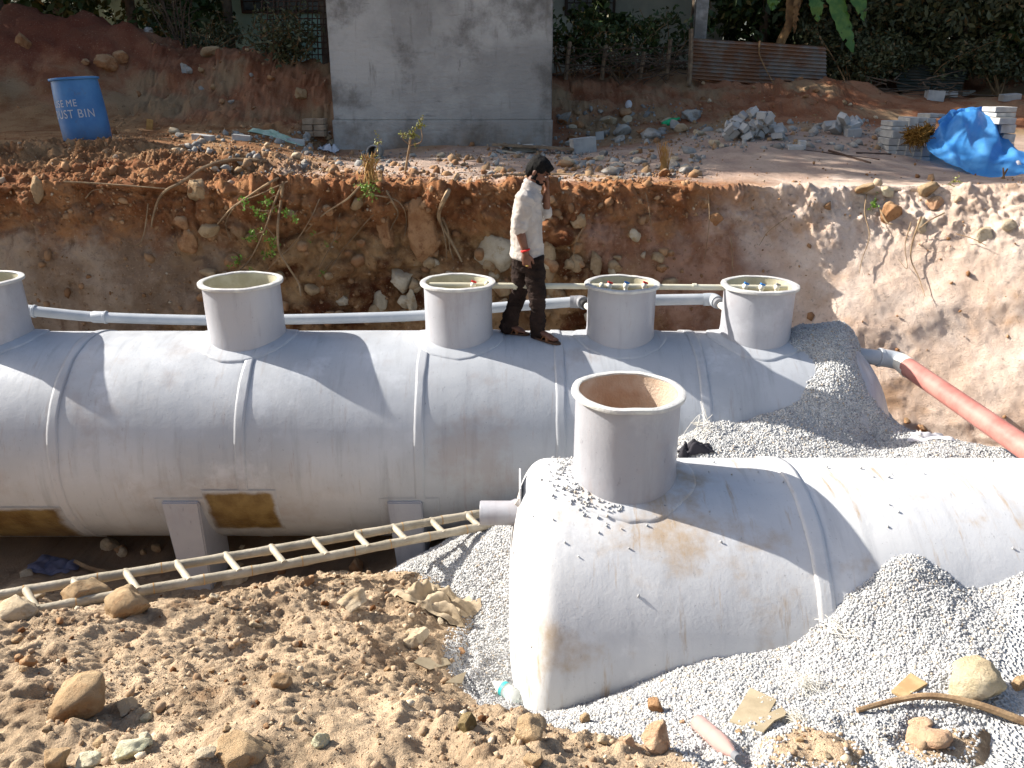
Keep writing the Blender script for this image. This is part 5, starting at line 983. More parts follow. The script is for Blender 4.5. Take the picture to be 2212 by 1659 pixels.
# ---------------------------------------------------------------- roots, branches, plants on the bank
def onb(px, py, off=.04):
    h, n = hit(px, py); return h - ray(px, py) * off
def rootpx(pl, r0, r1, m, label, cat='root', group=None, name='root', off=.085):
    return stick(name, [onb(x, y, off + .03 * math.sin(k * 1.7)) for k, (x, y) in enumerate(pl)], r0, r1, m, label, cat, group, 6, 5)
GR = 'roots and twigs hanging from the cut bank'
for pl, r0, r1, m, lab in [
    ([(575, 348), (500, 345), (440, 362), (395, 392), (360, 410), (342, 432), (330, 470), (327, 490)], .026, .010, M_root, 'long bent branch arching down from the bank edge left of the green twig'),
    ([(137, 392), (210, 396), (290, 402), (362, 408)], .010, .008, M_root, 'thin straight branch lying level across the bank at left'),
    ([(320, 440), (312, 500), (300, 528), (278, 532)], .008, .004, M_root, 'thin root curling below the end of the long bent branch'), ([(185, 428), (200, 412), (224, 408)], .008, .004, M_root, 'short pale forked root at left below the level branch'),
    ([(632, 372), (590, 390), (540, 422), (500, 450), (470, 484)], .018, .009, M_root, 'straight pale branch slanting down left beside the green twig'), ([(622, 392), (560, 420), (515, 440), (488, 480), (498, 520)], .009, .004, M_root, 'thin dark twig just below the straight slanting branch'),
    ([(988, 378), (965, 420), (948, 462), (958, 492), (985, 540), (998, 566)], .036, .012, M_root, 'thick twisted root hanging right of the diamond shaped boulder'), ([(955, 470), (968, 500), (972, 535), (980, 562)], .016, .008, M_root, 'second strand beside the thick twisted root'), ([(950, 470), (962, 520), (965, 560)], .010, .005, M_root, 'thin strand behind the thick twisted root'),
    ([(835, 412), (850, 440), (860, 462), (848, 486), (842, 500)], .014, .006, M_root, 'pale wavy root over the smaller brown boulder'), ([(800, 420), (850, 430), (872, 450), (878, 480), (874, 510)], .010, .005, M_root, 'pale drooping root left of the diamond shaped boulder'), ([(782, 398), (750, 430), (700, 462), (660, 500)], .016, .006, M_root, 'straight root slanting left below the grass clump'),
    ([(850, 430), (800, 470), (770, 505), (740, 540), (715, 580)], .008, .004, M_root, 'thin twig slanting down left past the smaller boulder'), ([(1098, 440), (1115, 465), (1120, 520), (1122, 555)], .009, .004, M_root, 'thin root hanging just left of the man'), ([(1388, 395), (1400, 440), (1408, 500)], .006, .003, M_root, 'hair thin root in the red bank right of the clump'),
    ([(1265, 485), (1245, 520), (1238, 560)], .008, .004, M_root, 'thin bent root below the brown clump'), ([(1530, 420), (1532, 480), (1522, 560)], .005, .003, M_root, 'long hair thin root in the red bank'), ([(1578, 510), (1582, 560), (1580, 640)], .006, .003, M_root, 'straight thin root at the edge of the sunlit patch'),
    ([(1872, 420), (1868, 460), (1878, 510), (1862, 560), (1856, 590)], .009, .004, M_root, 'wavy root hanging in the right bank left of the round boulder'), ([(1900, 450), (1915, 480), (1928, 484)], .012, .008, M_root, 'thick pale root curl beside the round boulder'), ([(1990, 468), (1972, 520), (1968, 560), (1985, 600), (1998, 640)], .012, .004, M_root, 'dark root trailing down the right bank'),
    ([(2040, 460), (2005, 478), (1980, 500)], .010, .006, M_root, 'root arching over the trailing dark root'), ([(1968, 480), (1955, 530), (1960, 580), (1940, 560)], .007, .003, M_root, 'thin curly root left of the trailing one'), ([(2065, 505), (2100, 515), (2130, 530)], .007, .004, M_root, 'short dark root near the right edge'), ([(1700, 470), (1660, 500), (1640, 530)], .007, .003, M_root, 'thin twig slanting down in the sunlit bank'), ([(690, 430), (672, 470), (640, 520), (600, 560), (560, 600)], .008, .003, M_root, 'thin dry twig crossing behind the green twig'), ([(735, 460), (720, 520), (690, 580), (700, 610)], .007, .003, M_root, 'thin twig hanging right of the green twig')]:
    rootpx(pl, r0 * .9, r1 * .9, m, lab, 'root', GR)
stick('log', [onb(1040, 385, .06), onb(1100, 380, .06), onb(1200, 378, .06), onb(1335, 386, .06)], .03, .026, M_root, 'long bare pole lying along the bank edge behind the man', 'pole', None, 9)
def plank(pa, pb, w, th, lab, m=M_wood):
    d = pb - pa; o = MB().box((0, 0, 0), (d.length, w, th), bev=.004).build('plank', m); o.location = (pa + pb) / 2; o.rotation_euler = d.to_track_quat('X', 'Z').to_euler(); return tag(o, lab, 'plank')
q0, q1 = P(1066, 312, 13.6), P(1242, 322, 13.3); plank(q0, q1, .22, .035, 'long weathered plank propped at the foot of the cement building')
q0, q1 = P(1085, 326, 13.35), P(1130, 332, 13.2); plank(q0, q1, .08, .02, 'short pale splinter of wood below the long plank', M_bam)
def sprig(t, base, tip, n, sp, m, lm, seed, size=.02, r=.010, nl=30, leafup=.3):
    g = np.random.default_rng(seed); b = MB(); pts_ = curve([base, base.lerp(tip, .5) + Vector((g.normal() * .04, 0, g.normal() * .03)), tip], 6); b.tube(pts_, list(np.linspace(r, r * .4, len(pts_))), 6); L = []
    for k in range(n):
        a = base.lerp(tip, g.uniform(.35, 1)); d = a + Vector((g.normal() * sp, g.normal() * sp * .6, g.normal() * sp + sp * leafup)); b.tube([a, d], [r * .4, r * .2], 4)
        for j in range(nl): q = a.lerp(d, g.uniform(.3, 1.05)); L.append((q.x + g.normal() * size * .8, q.y + g.normal() * size * .8, q.z + g.normal() * size * .8))
    b.build('stem', m, t)
    if L: V, F = leaves(np.array(L), size, seed); link('foliage', npmesh('foliage', V, F), lm, t)
M_olive = leafmat('olive_leaf', hexc(118, 124, 56), hexc(150, 152, 76), hexc(170, 150, 80)); M_straw = plain('dry_straw', hexc(176, 140, 84), hexc(150, 110, 62), .9, 8, kind='World')
t = thing('shrub', 'small olive green shrub with a bare stem before the cement building', 'shrub')
b0 = onb(873, 372, .0); Yq = b0.y; fork = P(884, 318, Yq); MB().tube(curve([b0 - Vector((0, 0, .06)), P(880, 340, Yq), fork, P(888, 295, Yq)], 5), list(np.linspace(.017, .012, 16)), 7).build('trunk', M_root, t)
sprig(t, P(884, 315, Yq), P(908, 266, Yq), 16, .045, M_root, M_olive, 3, .013, .009, 22); sprig(t, P(884, 312, Yq), P(868, 290, Yq), 7, .035, M_root, M_olive, 4, .012, .007, 12); sprig(t, P(886, 310, Yq), P(892, 284, Yq), 6, .04, M_root, M_olive, 5, .012, .007, 12)
t = thing('grass_clump', 'dry straw stalks and green weeds on the bank edge left of the shrub', 'grass clump'); b0 = onb(798, 385, .03); b = MB(); g = np.random.default_rng(8)
for k in range(46): a = b0 + Vector((g.normal() * .05, g.normal() * .04, -.04)); e = P(798 + g.normal() * 9, 335 + g.uniform(-8, 25), b0.y - .02); b.tube(curve([a, a.lerp(e, .5) + Vector((g.normal() * .02, 0, .02)), e], 3), [.004] * 6 + [.002], 4, caps=False)
b.build('straw', M_straw, t); sprig(t, b0 + Vector((-.02, -.03, .05)), P(796, 420, b0.y - .1), 22, .06, M_root, M_bright, 9, .013, .005, 14); sprig(t, b0, P(824, 300, b0.y), 9, .05, M_root, M_olive, 10, .012, .005, 9); sprig(t, b0, P(776, 322, b0.y), 5, .03, M_root, M_olive, 11, .011, .004, 6)
t = thing('green_twig', 'uprooted thorn branch with small green leaves hanging over the dark bank', 'branch')
q = [onb(612, 392, .10), onb(606, 440, .14), onb(600, 490, .18), onb(603, 540, .2), P(622, 575, onb(622, 575, .2).y), P(645, 612, onb(645, 612, .25).y), P(650, 640, onb(650, 640, .3).y)]; MB().tube(curve(q, 6), list(np.linspace(.016, .010, 37)), 8).build('stem', M_root, t)
q2 = [onb(608, 400, .1), onb(588, 450, .14), onb(570, 500, .16), onb(540, 560, .18), onb(505, 595, .2)]; MB().tube(curve(q2, 6), list(np.linspace(.012, .006, 25)), 7).build('stem', M_root, t)
for k, (a, e) in enumerate((((606, 440), (560, 470)), ((600, 480), (640, 462)), ((585, 455), (515, 440)), ((570, 500), (530, 520)), ((575, 490), (590, 540)), ((545, 550), (500, 570)), ((603, 520), (565, 560)), ((600, 420), (575, 440)), ((520, 580), (560, 600)))): sprig(t, onb(*a, .15), onb(*e, .2), 7, .05, M_root, M_bright, 40 + k, .017, .005, 12)
for k, (a, e) in enumerate((((700, 500), (660, 515)), ((740, 505), (690, 540)), ((720, 560), (690, 600)))): sprig(t, onb(*a, .1), onb(*e, .12), 4, .03, M_root, M_bright, 60 + k, .011, .004, 8)
t = thing('straw_wisp', 'wisp of dry orange straw caught on the hanging thorn branch', 'straw'); b = MB(); c = onb(582, 520, .2)
for k in range(60): a = c + Vector((g.normal() * .03, g.normal() * .03, g.normal() * .05)); b.tube([a, a + Vector((g.normal() * .03, 0, -g.uniform(.03, .12)))], .003, 4, caps=False)
b.build('stalks', M_straw, t)
for (px, py, h, lab, mm, n) in ((1434, 366, 62, 'tuft of dry orange stalks standing on the bank edge right of the man', M_straw, 34), (2168, 386, 24, 'two broken stakes standing in front of the blue tarpaulin', M_twig, 2)):
    t = thing('dry_stalks' if n > 2 else 'stakes', lab, 'stalks'); b0 = onb(px, py, 0); b = MB()
    for k in range(n):
        a = b0 + Vector((g.normal() * .03, g.normal() * .02, -.03)); e = P(px + (g.normal() * 9 if n > 2 else (-1, 9)[k]), py - h * g.uniform(.7, 1), b0.y); b.tube([a, e], [.006 if n > 2 else .014, .003 if n > 2 else .01], 5)
    b.build('stalk', mm, t)
t = thing('weed', 'small bright green weed growing from the right bank beside the round boulder', 'weed'); b0 = onb(1885, 455, .03); sprig(t, b0, P(1890, 440, b0.y - .05), 12, .04, M_root, M_bright, 71, .014, .004, 12)
t = thing('weed', 'small pale green weed on the lip of the right bank', 'weed'); b0 = onb(2058, 402, .03); sprig(t, b0, P(2060, 388, b0.y), 8, .04, M_root, M_olive, 72, .013, .004, 8)
# drum-like pipe end and other litter on the far side
t = thing('pipe_end', 'short dark pipe lying open end forward at the foot of the cement building', 'pipe'); c = P(806, 322, 13.2)
MB().lathe([(.05, .4), (.115, .4), (.115, 0), (.10, -.01), (.09, 0), (.09, .38)], (c.x, c.y, drop(c.x, c.y) + .1), 'y', 24).build('ring', M_cem, t, True)
M_net = plain('pale_green_netting', hexc(140, 170, 148), hexc(176, 192, 176), .8, 9, kind='World'); M_gbot = plain('green_plastic', hexc(24, 150, 92), hexc(40, 170, 110), .4, 5, kind='World')
cloth('netting', P(595, 280, 13.4), .75, .35, .12, M_net, 'crumpled pale green netting on the ledge left of the little block stack', 'netting', 73, .2)
cloth('plastic_scrap', P(708, 280, 13.9), .3, .3, .14, M_sheet, 'white plastic scrap squeezed between block stack and cement building', 'plastic scrap', 74)
h, _ = hit(1448, 270); o = MB().lathe([(.005, -.17), (.05, -.165), (.055, -.12), (.055, .03), (.03, .1), (.018, .13), (.018, .17), (.003, .172)], (0, 0, 0), 'x', 16).build('bottle', M_gbot, None, True); o.location = h + Vector((0, -.03, .06)); o.rotation_euler = (0, -.35, .2); tag(o, 'green plastic bottle on the red earth right of the cement building', 'bottle')
h, _ = hit(1358, 228); o = MB().ell((0, 0, 0), (.07, .05, .1)).build('plastic_bag', M_sheet, None, True); o.location = h; tag(o, 'small pale plastic bag stuck in the red slope above the rubble', 'bag')
h, _ = hit(325, 280); o = MB().box((0, 0, 0), (.1, .02, .17), (0, .2, 0), .006).build('wood_chip', M_straw); o.location = h + Vector((0, 0, .07)); tag(o, 'upright yellow wood chip on the ledge right of the barrel', 'wood chip')
for k, (a, e, r, lab) in enumerate((((1700, 320), (1900, 345), .012, 'dark iron rod lying behind the low sand heap'), ((1850, 330), (1925, 333), .012, 'dark iron rod reaching to the block stack'), ((1790, 325), (1880, 352), .016, 'dark rod crossing the rubble near the block stack'))):
    stick('iron_rod', [onb(*a, .05), onb((a[0] + e[0]) / 2, (a[1] + e[1]) / 2, .05), onb(*e, .05)], r, r, M_wire, lab, 'rod')

# ---------------------------------------------------------------- litter on the near side
def clear(name, c, tr=.92, rough=.15):
    m = Mat(name, rough, .5); m.b.inputs[0].default_value = c; m.b.inputs['Transmission Weight'].default_value = tr; m.b.inputs['IOR'].default_value = 1.2; return m.m
M_clear = clear('clear_plastic', hexc(236, 240, 236), .75, .3); M_rose = clear('dusty_pink_plastic', hexc(214, 176, 168), .45, .25); M_teal = plain('teal_label', hexc(40, 156, 160), hexc(80, 180, 178), .5, 30)
def bottle(pa, pb, r, label, m, band=None, cap=None):
    h, _ = hit(*pa); e = hit(*pb)[0]; ln = (e - h).length; t = thing('bottle', label, 'bottle'); L_ = ln; pr = [(.004, 0), (r * .8, .003), (r, .015), (r, L_ * .18), (r * .95, L_ * .2), (r, L_ * .22), (r, L_ * .42), (r * .94, L_ * .44), (r, L_ * .46), (r, L_ * .62), (r * .75, L_ * .76), (r * .4, L_ * .88), (r * .36, L_ * .95)]
    MB().lathe(pr, (0, 0, 0), 'x', 28).build('body', m, t, True)
    if band: MB().lathe([(r + .001, L_ * .5), (r + .002, L_ * .5), (r + .002, L_ * .6), (r + .001, L_ * .6)], (0, 0, 0), 'x', 28).build('label_band', band, t, True)
    if cap: MB().lathe([(.002, L_ * .9), (r * .44, L_ * .9), (r * .44, L_ * 1.0), (.002, L_ * 1.0)], (0, 0, 0), 'x', 16).build('cap', cap, t)
    t.location = h + Vector((0, 0, r * .8)); t.rotation_euler = (e - h).to_track_quat('X', 'Z').to_euler(); return t
bottle((1122, 1520), (1064, 1482), .044, 'clear crushed water bottle with a teal band lying beside the tank corner', M_clear, M_teal, None)
bottle((1506, 1572), (1594, 1652), .040, 'dusty pink plastic bottle with a dark cap lying at the gravel edge', M_rose, None, M_pvcd)
m = Mat('cardboard', .9, .1); m.color(m.mix(hexc(140, 128, 106), hexc(158, 145, 122), m.noise(5, 5, .6))).bump(m.noise(60, 3, .6), .15, .004); M_card = m.m; M_paper = plain('brown_paper', hexc(146, 130, 106), hexc(168, 152, 128), .9, 6, .3, 30, kind='World'); M_ply = plain('yellow_board', hexc(172, 152, 114), hexc(150, 124, 88), .8, 12)
def flat(name, pxs, th, m, label, cat, lift=.02):
    p = [hit(x, y)[0] + Vector((0, 0, lift)) for x, y in pxs]; c = sum(p, Vector()) / len(p); n = (p[1] - p[0]).cross(p[2] - p[0]).normalized(); n = n if n.z > 0 else -n; bm = bmesh.new()
    e_ = .05; n = Vector((float(Sf(c.x - e_, c.y) - Sf(c.x + e_, c.y)), float(Sf(c.x, c.y - e_) - Sf(c.x, c.y + e_)), 2 * e_)).normalized(); q = [v - n * n.dot(v - c) for v in p]; lo = [bm.verts.new(v - n * th) for v in q]; hi = [bm.verts.new(v) for v in q]; k = len(q)
    bm.faces.new(hi); bm.faces.new(lo[::-1]); [bm.faces.new((hi[i], lo[i], lo[(i + 1) % k], hi[(i + 1) % k])) for i in range(k)]; bmesh.ops.recalc_face_normals(bm, faces=bm.faces[:]); me = bpy.data.meshes.new(name); bm.to_mesh(me); bm.free(); return tag(link(name, me, m), label, cat)
flat('cardboard', [(1620, 1490), (1676, 1512), (1660, 1546), (1688, 1530), (1698, 1550), (1694, 1562), (1672, 1562), (1648, 1586), (1576, 1566)], .008, M_card, 'torn flat piece of brown cardboard on the gravel above the pink bottle', 'cardboard')
flat('board', [(1965, 1458), (2002, 1482), (1950, 1516), (1924, 1500)], .012, M_ply, 'small yellow board lying on the gravel left of the cream boulder', 'board')
flat('cardboard', [(905, 1428), (968, 1426), (975, 1440), (930, 1452), (890, 1448)], .006, M_card, 'flat strip of cardboard half covered by earth left of the gravel', 'cardboard', .03)
flat('cardboard', [(986, 1466), (1010, 1452), (998, 1484), (960, 1486)], .006, M_card, 'small dusty cardboard corner below the flat strip', 'cardboard', .025)
cloth('paper_sack', P(945, 1284, hit(945, 1300)[0].y), .52, .38, .13, M_paper, 'crumpled brown paper sack lying where earth meets the gravel heap', 'paper sack', 77, -.5, 40, .35, 1.6)
stick('branch', [hit(1850, 1542)[0] + Vector((0, 0, .02)), hit(1930, 1528)[0] + Vector((0, 0, .04)), hit(2010, 1524)[0] + Vector((0, 0, .055)), hit(2110, 1538)[0] + Vector((0, 0, .04)), hit(2225, 1568)[0] + Vector((0, 0, .01))], .012, .021, M_root, 'bare curved branch lying on the gravel below the cream boulder', 'branch')
M_str = plain('white_string', hexc(226, 224, 216), hexc(206, 200, 186), .8, 9); 
def tangle(px, py, w, n, r, label, seed, tall=.3, m=M_str, loops=1.0):
    g = np.random.default_rng(seed); h, _ = hit(px, py); s_ = (h - Vector((0, 0, CAMZ))).length / FPX * w * .5; b = MB()
    for k in range(n):
        c = [h + Vector((g.normal() * s_ * .5, g.normal() * s_ * .5, abs(g.normal()) * s_ * tall)) for _ in range(5)]; c = [Vector((q.x, q.y, max(q.z, drop(q.x, q.y) + .004))) for q in c]; b.tube(curve(c, 6), r, 4, caps=False)
    return tag(b.build('string_tangle', m), label, 'string')
tangle(1518, 930, 70, 7, .0022, 'loose white strings sticking up from the gravel behind the near neck', 1, .75); tangle(1745, 1488, 80, 26, .0009, 'wispy white fibres on the gravel left of the branch', 2, .35); tangle(1715, 1560, 44, 24, .0009, 'white fibre tuft beside the torn cardboard', 3, .5); tangle(1800, 1365, 70, 5, .0025, 'white packing strap loops where the gravel meets the near tank', 4, .4); tangle(1985, 945, 44, 4, .004, 'white string on the gravel at the foot of the big tank dome', 5, .3)
cloth('plastic_bag', hit(2005, 945)[0], .34, .2, .07, M_sheet, 'thin white plastic bag on the gravel near the red pipe', 'plastic bag', 78)
M_rag = plain('black_cloth', hexc(34, 34, 40), hexc(52, 50, 56), .9, 9, kind='World'); cloth('rag', hit(1502, 984)[0] + Vector((0, .06, 0)), .26, .16, .12, M_rag, 'crumpled black rag on the gravel behind the near tank', 'rag', 79)
M_bag = plain('blue_grey_plastic', hexc(84, 86, 108), hexc(112, 114, 134), .4, 6, kind='World'); cloth('plastic_bag', hit(115, 1228)[0], .42, .3, .05, M_bag, 'crumpled bluish plastic bag on the pit floor under the tank', 'plastic bag', 80)
o = MB().lathe([(.03, 0), (.036, 0), (.036, .14), (.03, .14), (.03, 0)], (0, 0, 0), 'x', 20).build('pipe_end', M_pvcd, None, True); h, _ = hit(2200, 1020); o.location = h + Vector((-.02, -.05, .03)); o.rotation_euler = (0, .5, -.8); tag(o, 'short dark pipe end poking from the gravel at the right edge', 'pipe')
stick('stick', [hit(165, 1222)[0] + Vector((0, 0, .05)), hit(200, 1238)[0] + Vector((0, 0, .05)), hit(262, 1248)[0] + Vector((0, 0, .03))], .02, .026, M_root, 'pale stick lying on the pit floor above the ladder', 'stick')

# chips of gravel spilt on top of the near tank
g = np.random.default_rng(81); sp = []; NB = Vector((xat(1357, 845, 4.62), 4.62, 0))
for k in range(310):
    if k < 210: w_ = R(g.uniform(120, 262)); a_ = .345 + abs(g.normal()) * .07; x_, y_ = NB.x + a_ * math.cos(w_), NB.y + a_ * math.sin(w_)
    elif k < 270: x_, y_ = NB.x + g.normal() * .3 - .15, NB.y + g.normal() * .22 - .2
    else: x_, y_ = g.uniform(.7, 4.5), 4.62 + g.normal() * .3
    z_ = float(tank_z(T2, x_, y_))
    if z_ > -1 and math.hypot(x_ - NB.x, y_ - NB.y) > .34: sp.append((x_, y_, z_ + .008 + (.011 if a_ < .45 and k < 210 else 0)))
V, F = stones(np.array(sp), np.random.default_rng(2).uniform(.006, .0125, len(sp)), seed=83); tag(link('gravel_spill', npmesh('gravel_spill', V, F), M_chip), 'loose gravel chips spilt on top of the near tank round its neck', 'gravel', kind='stuff')
# ---------------------------------------------------------------- the man on the tank
YM = 7.17
def B(px, py, dy=0.): return P(px, py, YM + dy)
def loft(mb, rings, seg=20):                   # (centre, rx, ry[, tilt]) horizontal loops
    V = []; F = []
    for (c, rx, ry, *tl) in rings:
        tx = tl[0] if tl else 0
        for k in range(seg): w = 2 * math.pi * k / seg; V.append((c.x + rx * math.cos(w), c.y + ry * math.sin(w), c.z + tx * math.cos(w) * rx))
    n = len(rings)
    for i in range(n - 1):
        for k in range(seg): k2 = (k + 1) % seg; F.append((i * seg + k, i * seg + k2, (i + 1) * seg + k2, (i + 1) * seg + k))
    F.append(tuple(range(seg))[::-1]); F.append(tuple((n - 1) * seg + k for k in range(seg))); return mb.add(V, F)
m = Mat('brown_skin', .55, .4); m.color(m.mix(hexc(92, 58, 42), hexc(110, 72, 54), m.noise(20, 4, .6, 'World'))); M_skin = m.m
M_hair = plain('black_hair', hexc(10, 9, 9), hexc(22, 20, 19), .75, 60, .7, 120, spec=.15, kind='World')
m = Mat('pale_cotton_shirt', .85, .15); m.color(m.mix(hexc(160, 152, 145), hexc(178, 171, 164), m.noise(5, 4, .6, 'World'))).bump(m.noise(16, 5, .6, 'World', dist=.8, lo=.25, hi=.75), .35, .014); M_shirt = m.m
m = Mat('dark_brown_trousers', .9, .1); m.color(m.mix(hexc(36, 28, 25), hexc(52, 41, 37), m.noise(6, 4, .6, 'World'))).bump(m.noise(13, 5, .6, 'World', dist=.9, lo=.25, hi=.75), .7, .025); M_trou = m.m
M_sand = plain('sandal_leather', hexc(60, 42, 32), hexc(84, 58, 40), .7, 20, kind='World'); M_strap = plain('tan_strap', hexc(128, 84, 50), hexc(104, 66, 40), .6, 20, kind='World'); M_rband = plain('red_thread', hexc(196, 34, 30), None, .7); M_eye = plain('eye_white', hexc(210, 200, 190), None, .3)
man = thing('person', 'bearded man in pale shirt and dark trousers standing on the tank, hand to his face', 'person')
body = MB()
hc = B(1163.5, 369); HM = Matrix.Translation(hc) @ Euler((0, 0, R(-20))).to_matrix().to_4x4() @ Euler((0, R(33), 0)).to_matrix().to_4x4()
def hell(mb, c, r, n=10, rot=(0, 0, 0)):
    Mx = HM @ Matrix.Translation(c) @ Euler(rot).to_matrix().to_4x4() @ Matrix.Diagonal((r[0], r[1], r[2], 1)); pr = [(max(math.sin(math.pi * k / n), .02), -math.cos(math.pi * k / n)) for k in range(n + 1)]; m0 = len(mb.v); mb.lathe(pr, seg=2 * n, M=Mx); mb.f += [tuple(m0 + k for k in range(2 * n))[::-1], tuple(m0 + n * 2 * n + k for k in range(2 * n))]; mb.mi += [0, 0]
for c, r in (((-.01, 0, .03), (.095, .074, .092)), ((.03, 0, -.035), (.066, .058, .078)), ((.048, 0, -.085), (.040, .038, .030)), ((.075, 0, .022), (.022, .052, .015)), ((.098, 0, -.012), (.014, .012, .026)), ((.108, 0, -.026), (.015, .017, .013)), ((.083, 0, -.058), (.018, .026, .012)), ((.06, .04, -.02), (.025, .02, .025)), ((.06, -.04, -.02), (.025, .02, .025)), ((-.005, .078, -.012), (.018, .010, .032)), ((-.005, -.078, -.012), (.018, .010, .032))): hell(body, c, r)
neckb = B(1144, 408); body.tube([B(1156, 384), B(1150, 396), neckb, B(1143, 425)], [.056, .054, .062, .075], 16, rnd=True)
loft(body, [(B(1143, 418), .06, .10), (B(1141, 432), .08, .165), (B(1139, 470), .095, .15), (B(1139, 515), .10, .135), (B(1138, 560), .105, .145), (B(1138, 578), .08, .13)])
SN, EN, WN = B(1135, 430, -.185), B(1121, 492, -.215), B(1136, 545, -.225); SF, EF, WF = B(1150, 430, .185), B(1179, 466, .20), B(1181, 412, .07)
body.tube([SN, SN.lerp(EN, .5), EN, EN.lerp(WN, .35), WN], [.055, .046, .041, .042, .028], 14, rnd=True); body.tube([SF, SF.lerp(EF, .5), EF, EF.lerp(WF, .35), WF], [.055, .046, .040, .039, .027], 14, rnd=True)
def hand(mb, w, d, th, nrm, curls, s=1.0):     # w wrist, d towards the fingers, th towards the thumb, nrm out of the palm
    d, th, nrm = d.normalized(), th.normalized(), nrm.normalized(); pc = w + d * .052 * s
    mb.tube([w - d * .01, w + d * .02 * s, pc, w + d * .092 * s], [.026, .030, .036, .034], 12, ell=(.52, 1.12), up=nrm, rnd=True)
    for k, (o, ln, rr) in enumerate(((.030, .074, .0092), (.010, .082, .0096), (-.011, .076, .0092), (-.030, .060, .0082))):
        b_ = w + d * .088 * s + th * o * s; c1 = curls[k]; p = [b_ - d * .015]; dirv = d + th * o * 2.2
        for j in range(4): p.append(p[-1] + dirv.normalized() * (ln / 3 if j else .018) * s); dirv = dirv.normalized() + nrm * math.tan(R(c1))
        mb.tube(p, [rr * 1.12, rr * 1.1, rr * 1.05, rr * .98, rr * .85], 8, rnd=True)
    b_ = w + d * .03 * s + th * .026 * s; t1 = (d * .7 + th * .75 + nrm * .35).normalized(); t2 = (d * 1.0 + th * .25 + nrm * .3).normalized(); mb.tube([b_, b_ + t1 * .035 * s, b_ + t1 * .035 * s + t2 * .03 * s, b_ + t1 * .035 * s + t2 * .052 * s], [.014, .0125, .011, .009], 8, rnd=True)
hand(body, WN, Vector((.05, 0, -1)), Vector((1, -.25, 0)), Vector((.15, 1, 0)), (22, 26, 30, 34))
hand(body, WF, Vector((-.05, -.25, 1)), Vector((-.5, .8, .1)), Vector((-1, -.35, 0)), (20, 26, 30, 34))
HN, KN, AN = B(1150, 556, -.085), B(1161, 632, -.10), B(1160, 722, -.03); HF, KF, AF = B(1131, 556, .085), B(1123, 626, .10), B(1096, 706, .10)
def ground(x, y): return float(tank_z(T1, x, y))
for Hh, K, A in ((HN, KN, AN), (HF, KF, AF)): body.tube([Hh, Hh.lerp(K, .5), K, K.lerp(A, .35), A], [.078, .066, .05, .048, .032], 14, rnd=True)
feet = []
for A, hx, tx, ay, ty in ((AN, 1152, 1208, 7.12, 6.99), (AF, 1086, 1140, 7.27, 7.20)):
    Hp = P(hx, 735, ay); Tp = P(tx, 742, ty); hz, tz_ = ground(Hp.x, ay) + .024, ground(Tp.x, ty) + .022; Hp = Vector((Hp.x + .02, ay, hz)); Tp = Vector((Tp.x - .03, ty, tz_)); d = (Tp - Hp).normalized(); sd = d.cross(Vector((0, 0, 1))).normalized()
    body.tube([A, Hp + Vector((0, 0, .06)) + d * .02, Hp + d * .01 + Vector((0, 0, .035))], [.036, .038, .034], 12, rnd=True); body.tube([Hp + Vector((0, 0, .03)), Hp.lerp(Tp, .35) + Vector((0, 0, .045)), Hp.lerp(Tp, .62) + Vector((0, 0, .028)), Hp.lerp(Tp, .82) + Vector((0, 0, .018))], [.032, .036, .040, .034], 12, ell=(.75, 1), up=(0, 0, 1), rnd=True)
    for k, (o, ln, rr) in enumerate(((.028, .052, .013), (.011, .05, .0098), (-.003, .046, .0092), (-.016, .04, .0088), (-.029, .032, .0086))):
        s1 = -1 if A is AN else 1; q_ = Hp.lerp(Tp, .78) + sd * o * s1; body.tube([q_ + Vector((0, 0, .014)), q_ + d * ln * .6 + Vector((0, 0, .017)), q_ + d * ln + Vector((0, 0, .010))], [rr, rr, rr * .85], 7, rnd=True)
    feet.append((Hp, Tp, d, sd))
me = body.remesh(.0058, 3); me.name = 'person_body'; link('body', me, M_skin, man, True)
hair = MB()
for c, r in (((-.014, 0, .066), (.099, .081, .064)), ((-.055, 0, .0), (.060, .076, .098)), ((.06, 0, .074), (.044, .060, .032)), ((.078, -.012, .056), (.022, .040, .020)), ((-.02, .068, .03), (.050, .018, .056)), ((-.02, -.068, .03), (.050, .018, .056)), ((.03, .062, .04), (.036, .018, .034)), ((.03, -.062, .04), (.036, .018, .034))): hell(hair, c, r)
me = hair.remesh(.006, 2); v = getv(me); setv(me, v + getn(me) * (fbm(v * np.array([1, 1, .5], np.float32), 38, 3, seed=900) * .004)[:, None]); link('hair', me, M_hair, man, True)
brd = MB()
for c, r in (((.044, 0, -.088), (.050, .046, .030)), ((.008, .058, -.052), (.024, .014, .044)), ((.008, -.058, -.052), (.024, .014, .044)), ((.092, 0, -.044), (.014, .030, .008)), ((.035, .045, -.075), (.04, .016, .026)), ((.035, -.045, -.075), (.04, .016, .026)), ((.088, 0, -.078), (.012, .02, .014))): hell(brd, c, r)
me = brd.remesh(.005, 2); v = getv(me); setv(me, v + getn(me) * (fbm(v, 60, 2, seed=905) * .003)[:, None]); link('beard', me, M_hair, man, True)
for s1 in (-1, 1):
    e_ = MB(); hell(e_, (.0865, s1 * .032, .003), (.009, .0125, .0065), 6); e_.build('eye', M_eye, man, True); e_ = MB(); hell(e_, (.088, s1 * .033, .026), (.010, .022, .005), 6); e_.build('eyebrow', M_hair, man, True)
sh = MB()
loft(sh, [(B(1147, 400), .066, .075, -.25), (B(1145, 410), .082, .12), (B(1142, 424), .105, .19), (B(1139, 445), .118, .205), (B(1137.5, 475), .128, .195), (B(1138, 505), .136, .180), (B(1139, 530), .143, .178), (B(1138, 552), .150, .186, -.10), (B(1138, 556), .148, .184, -.12)])
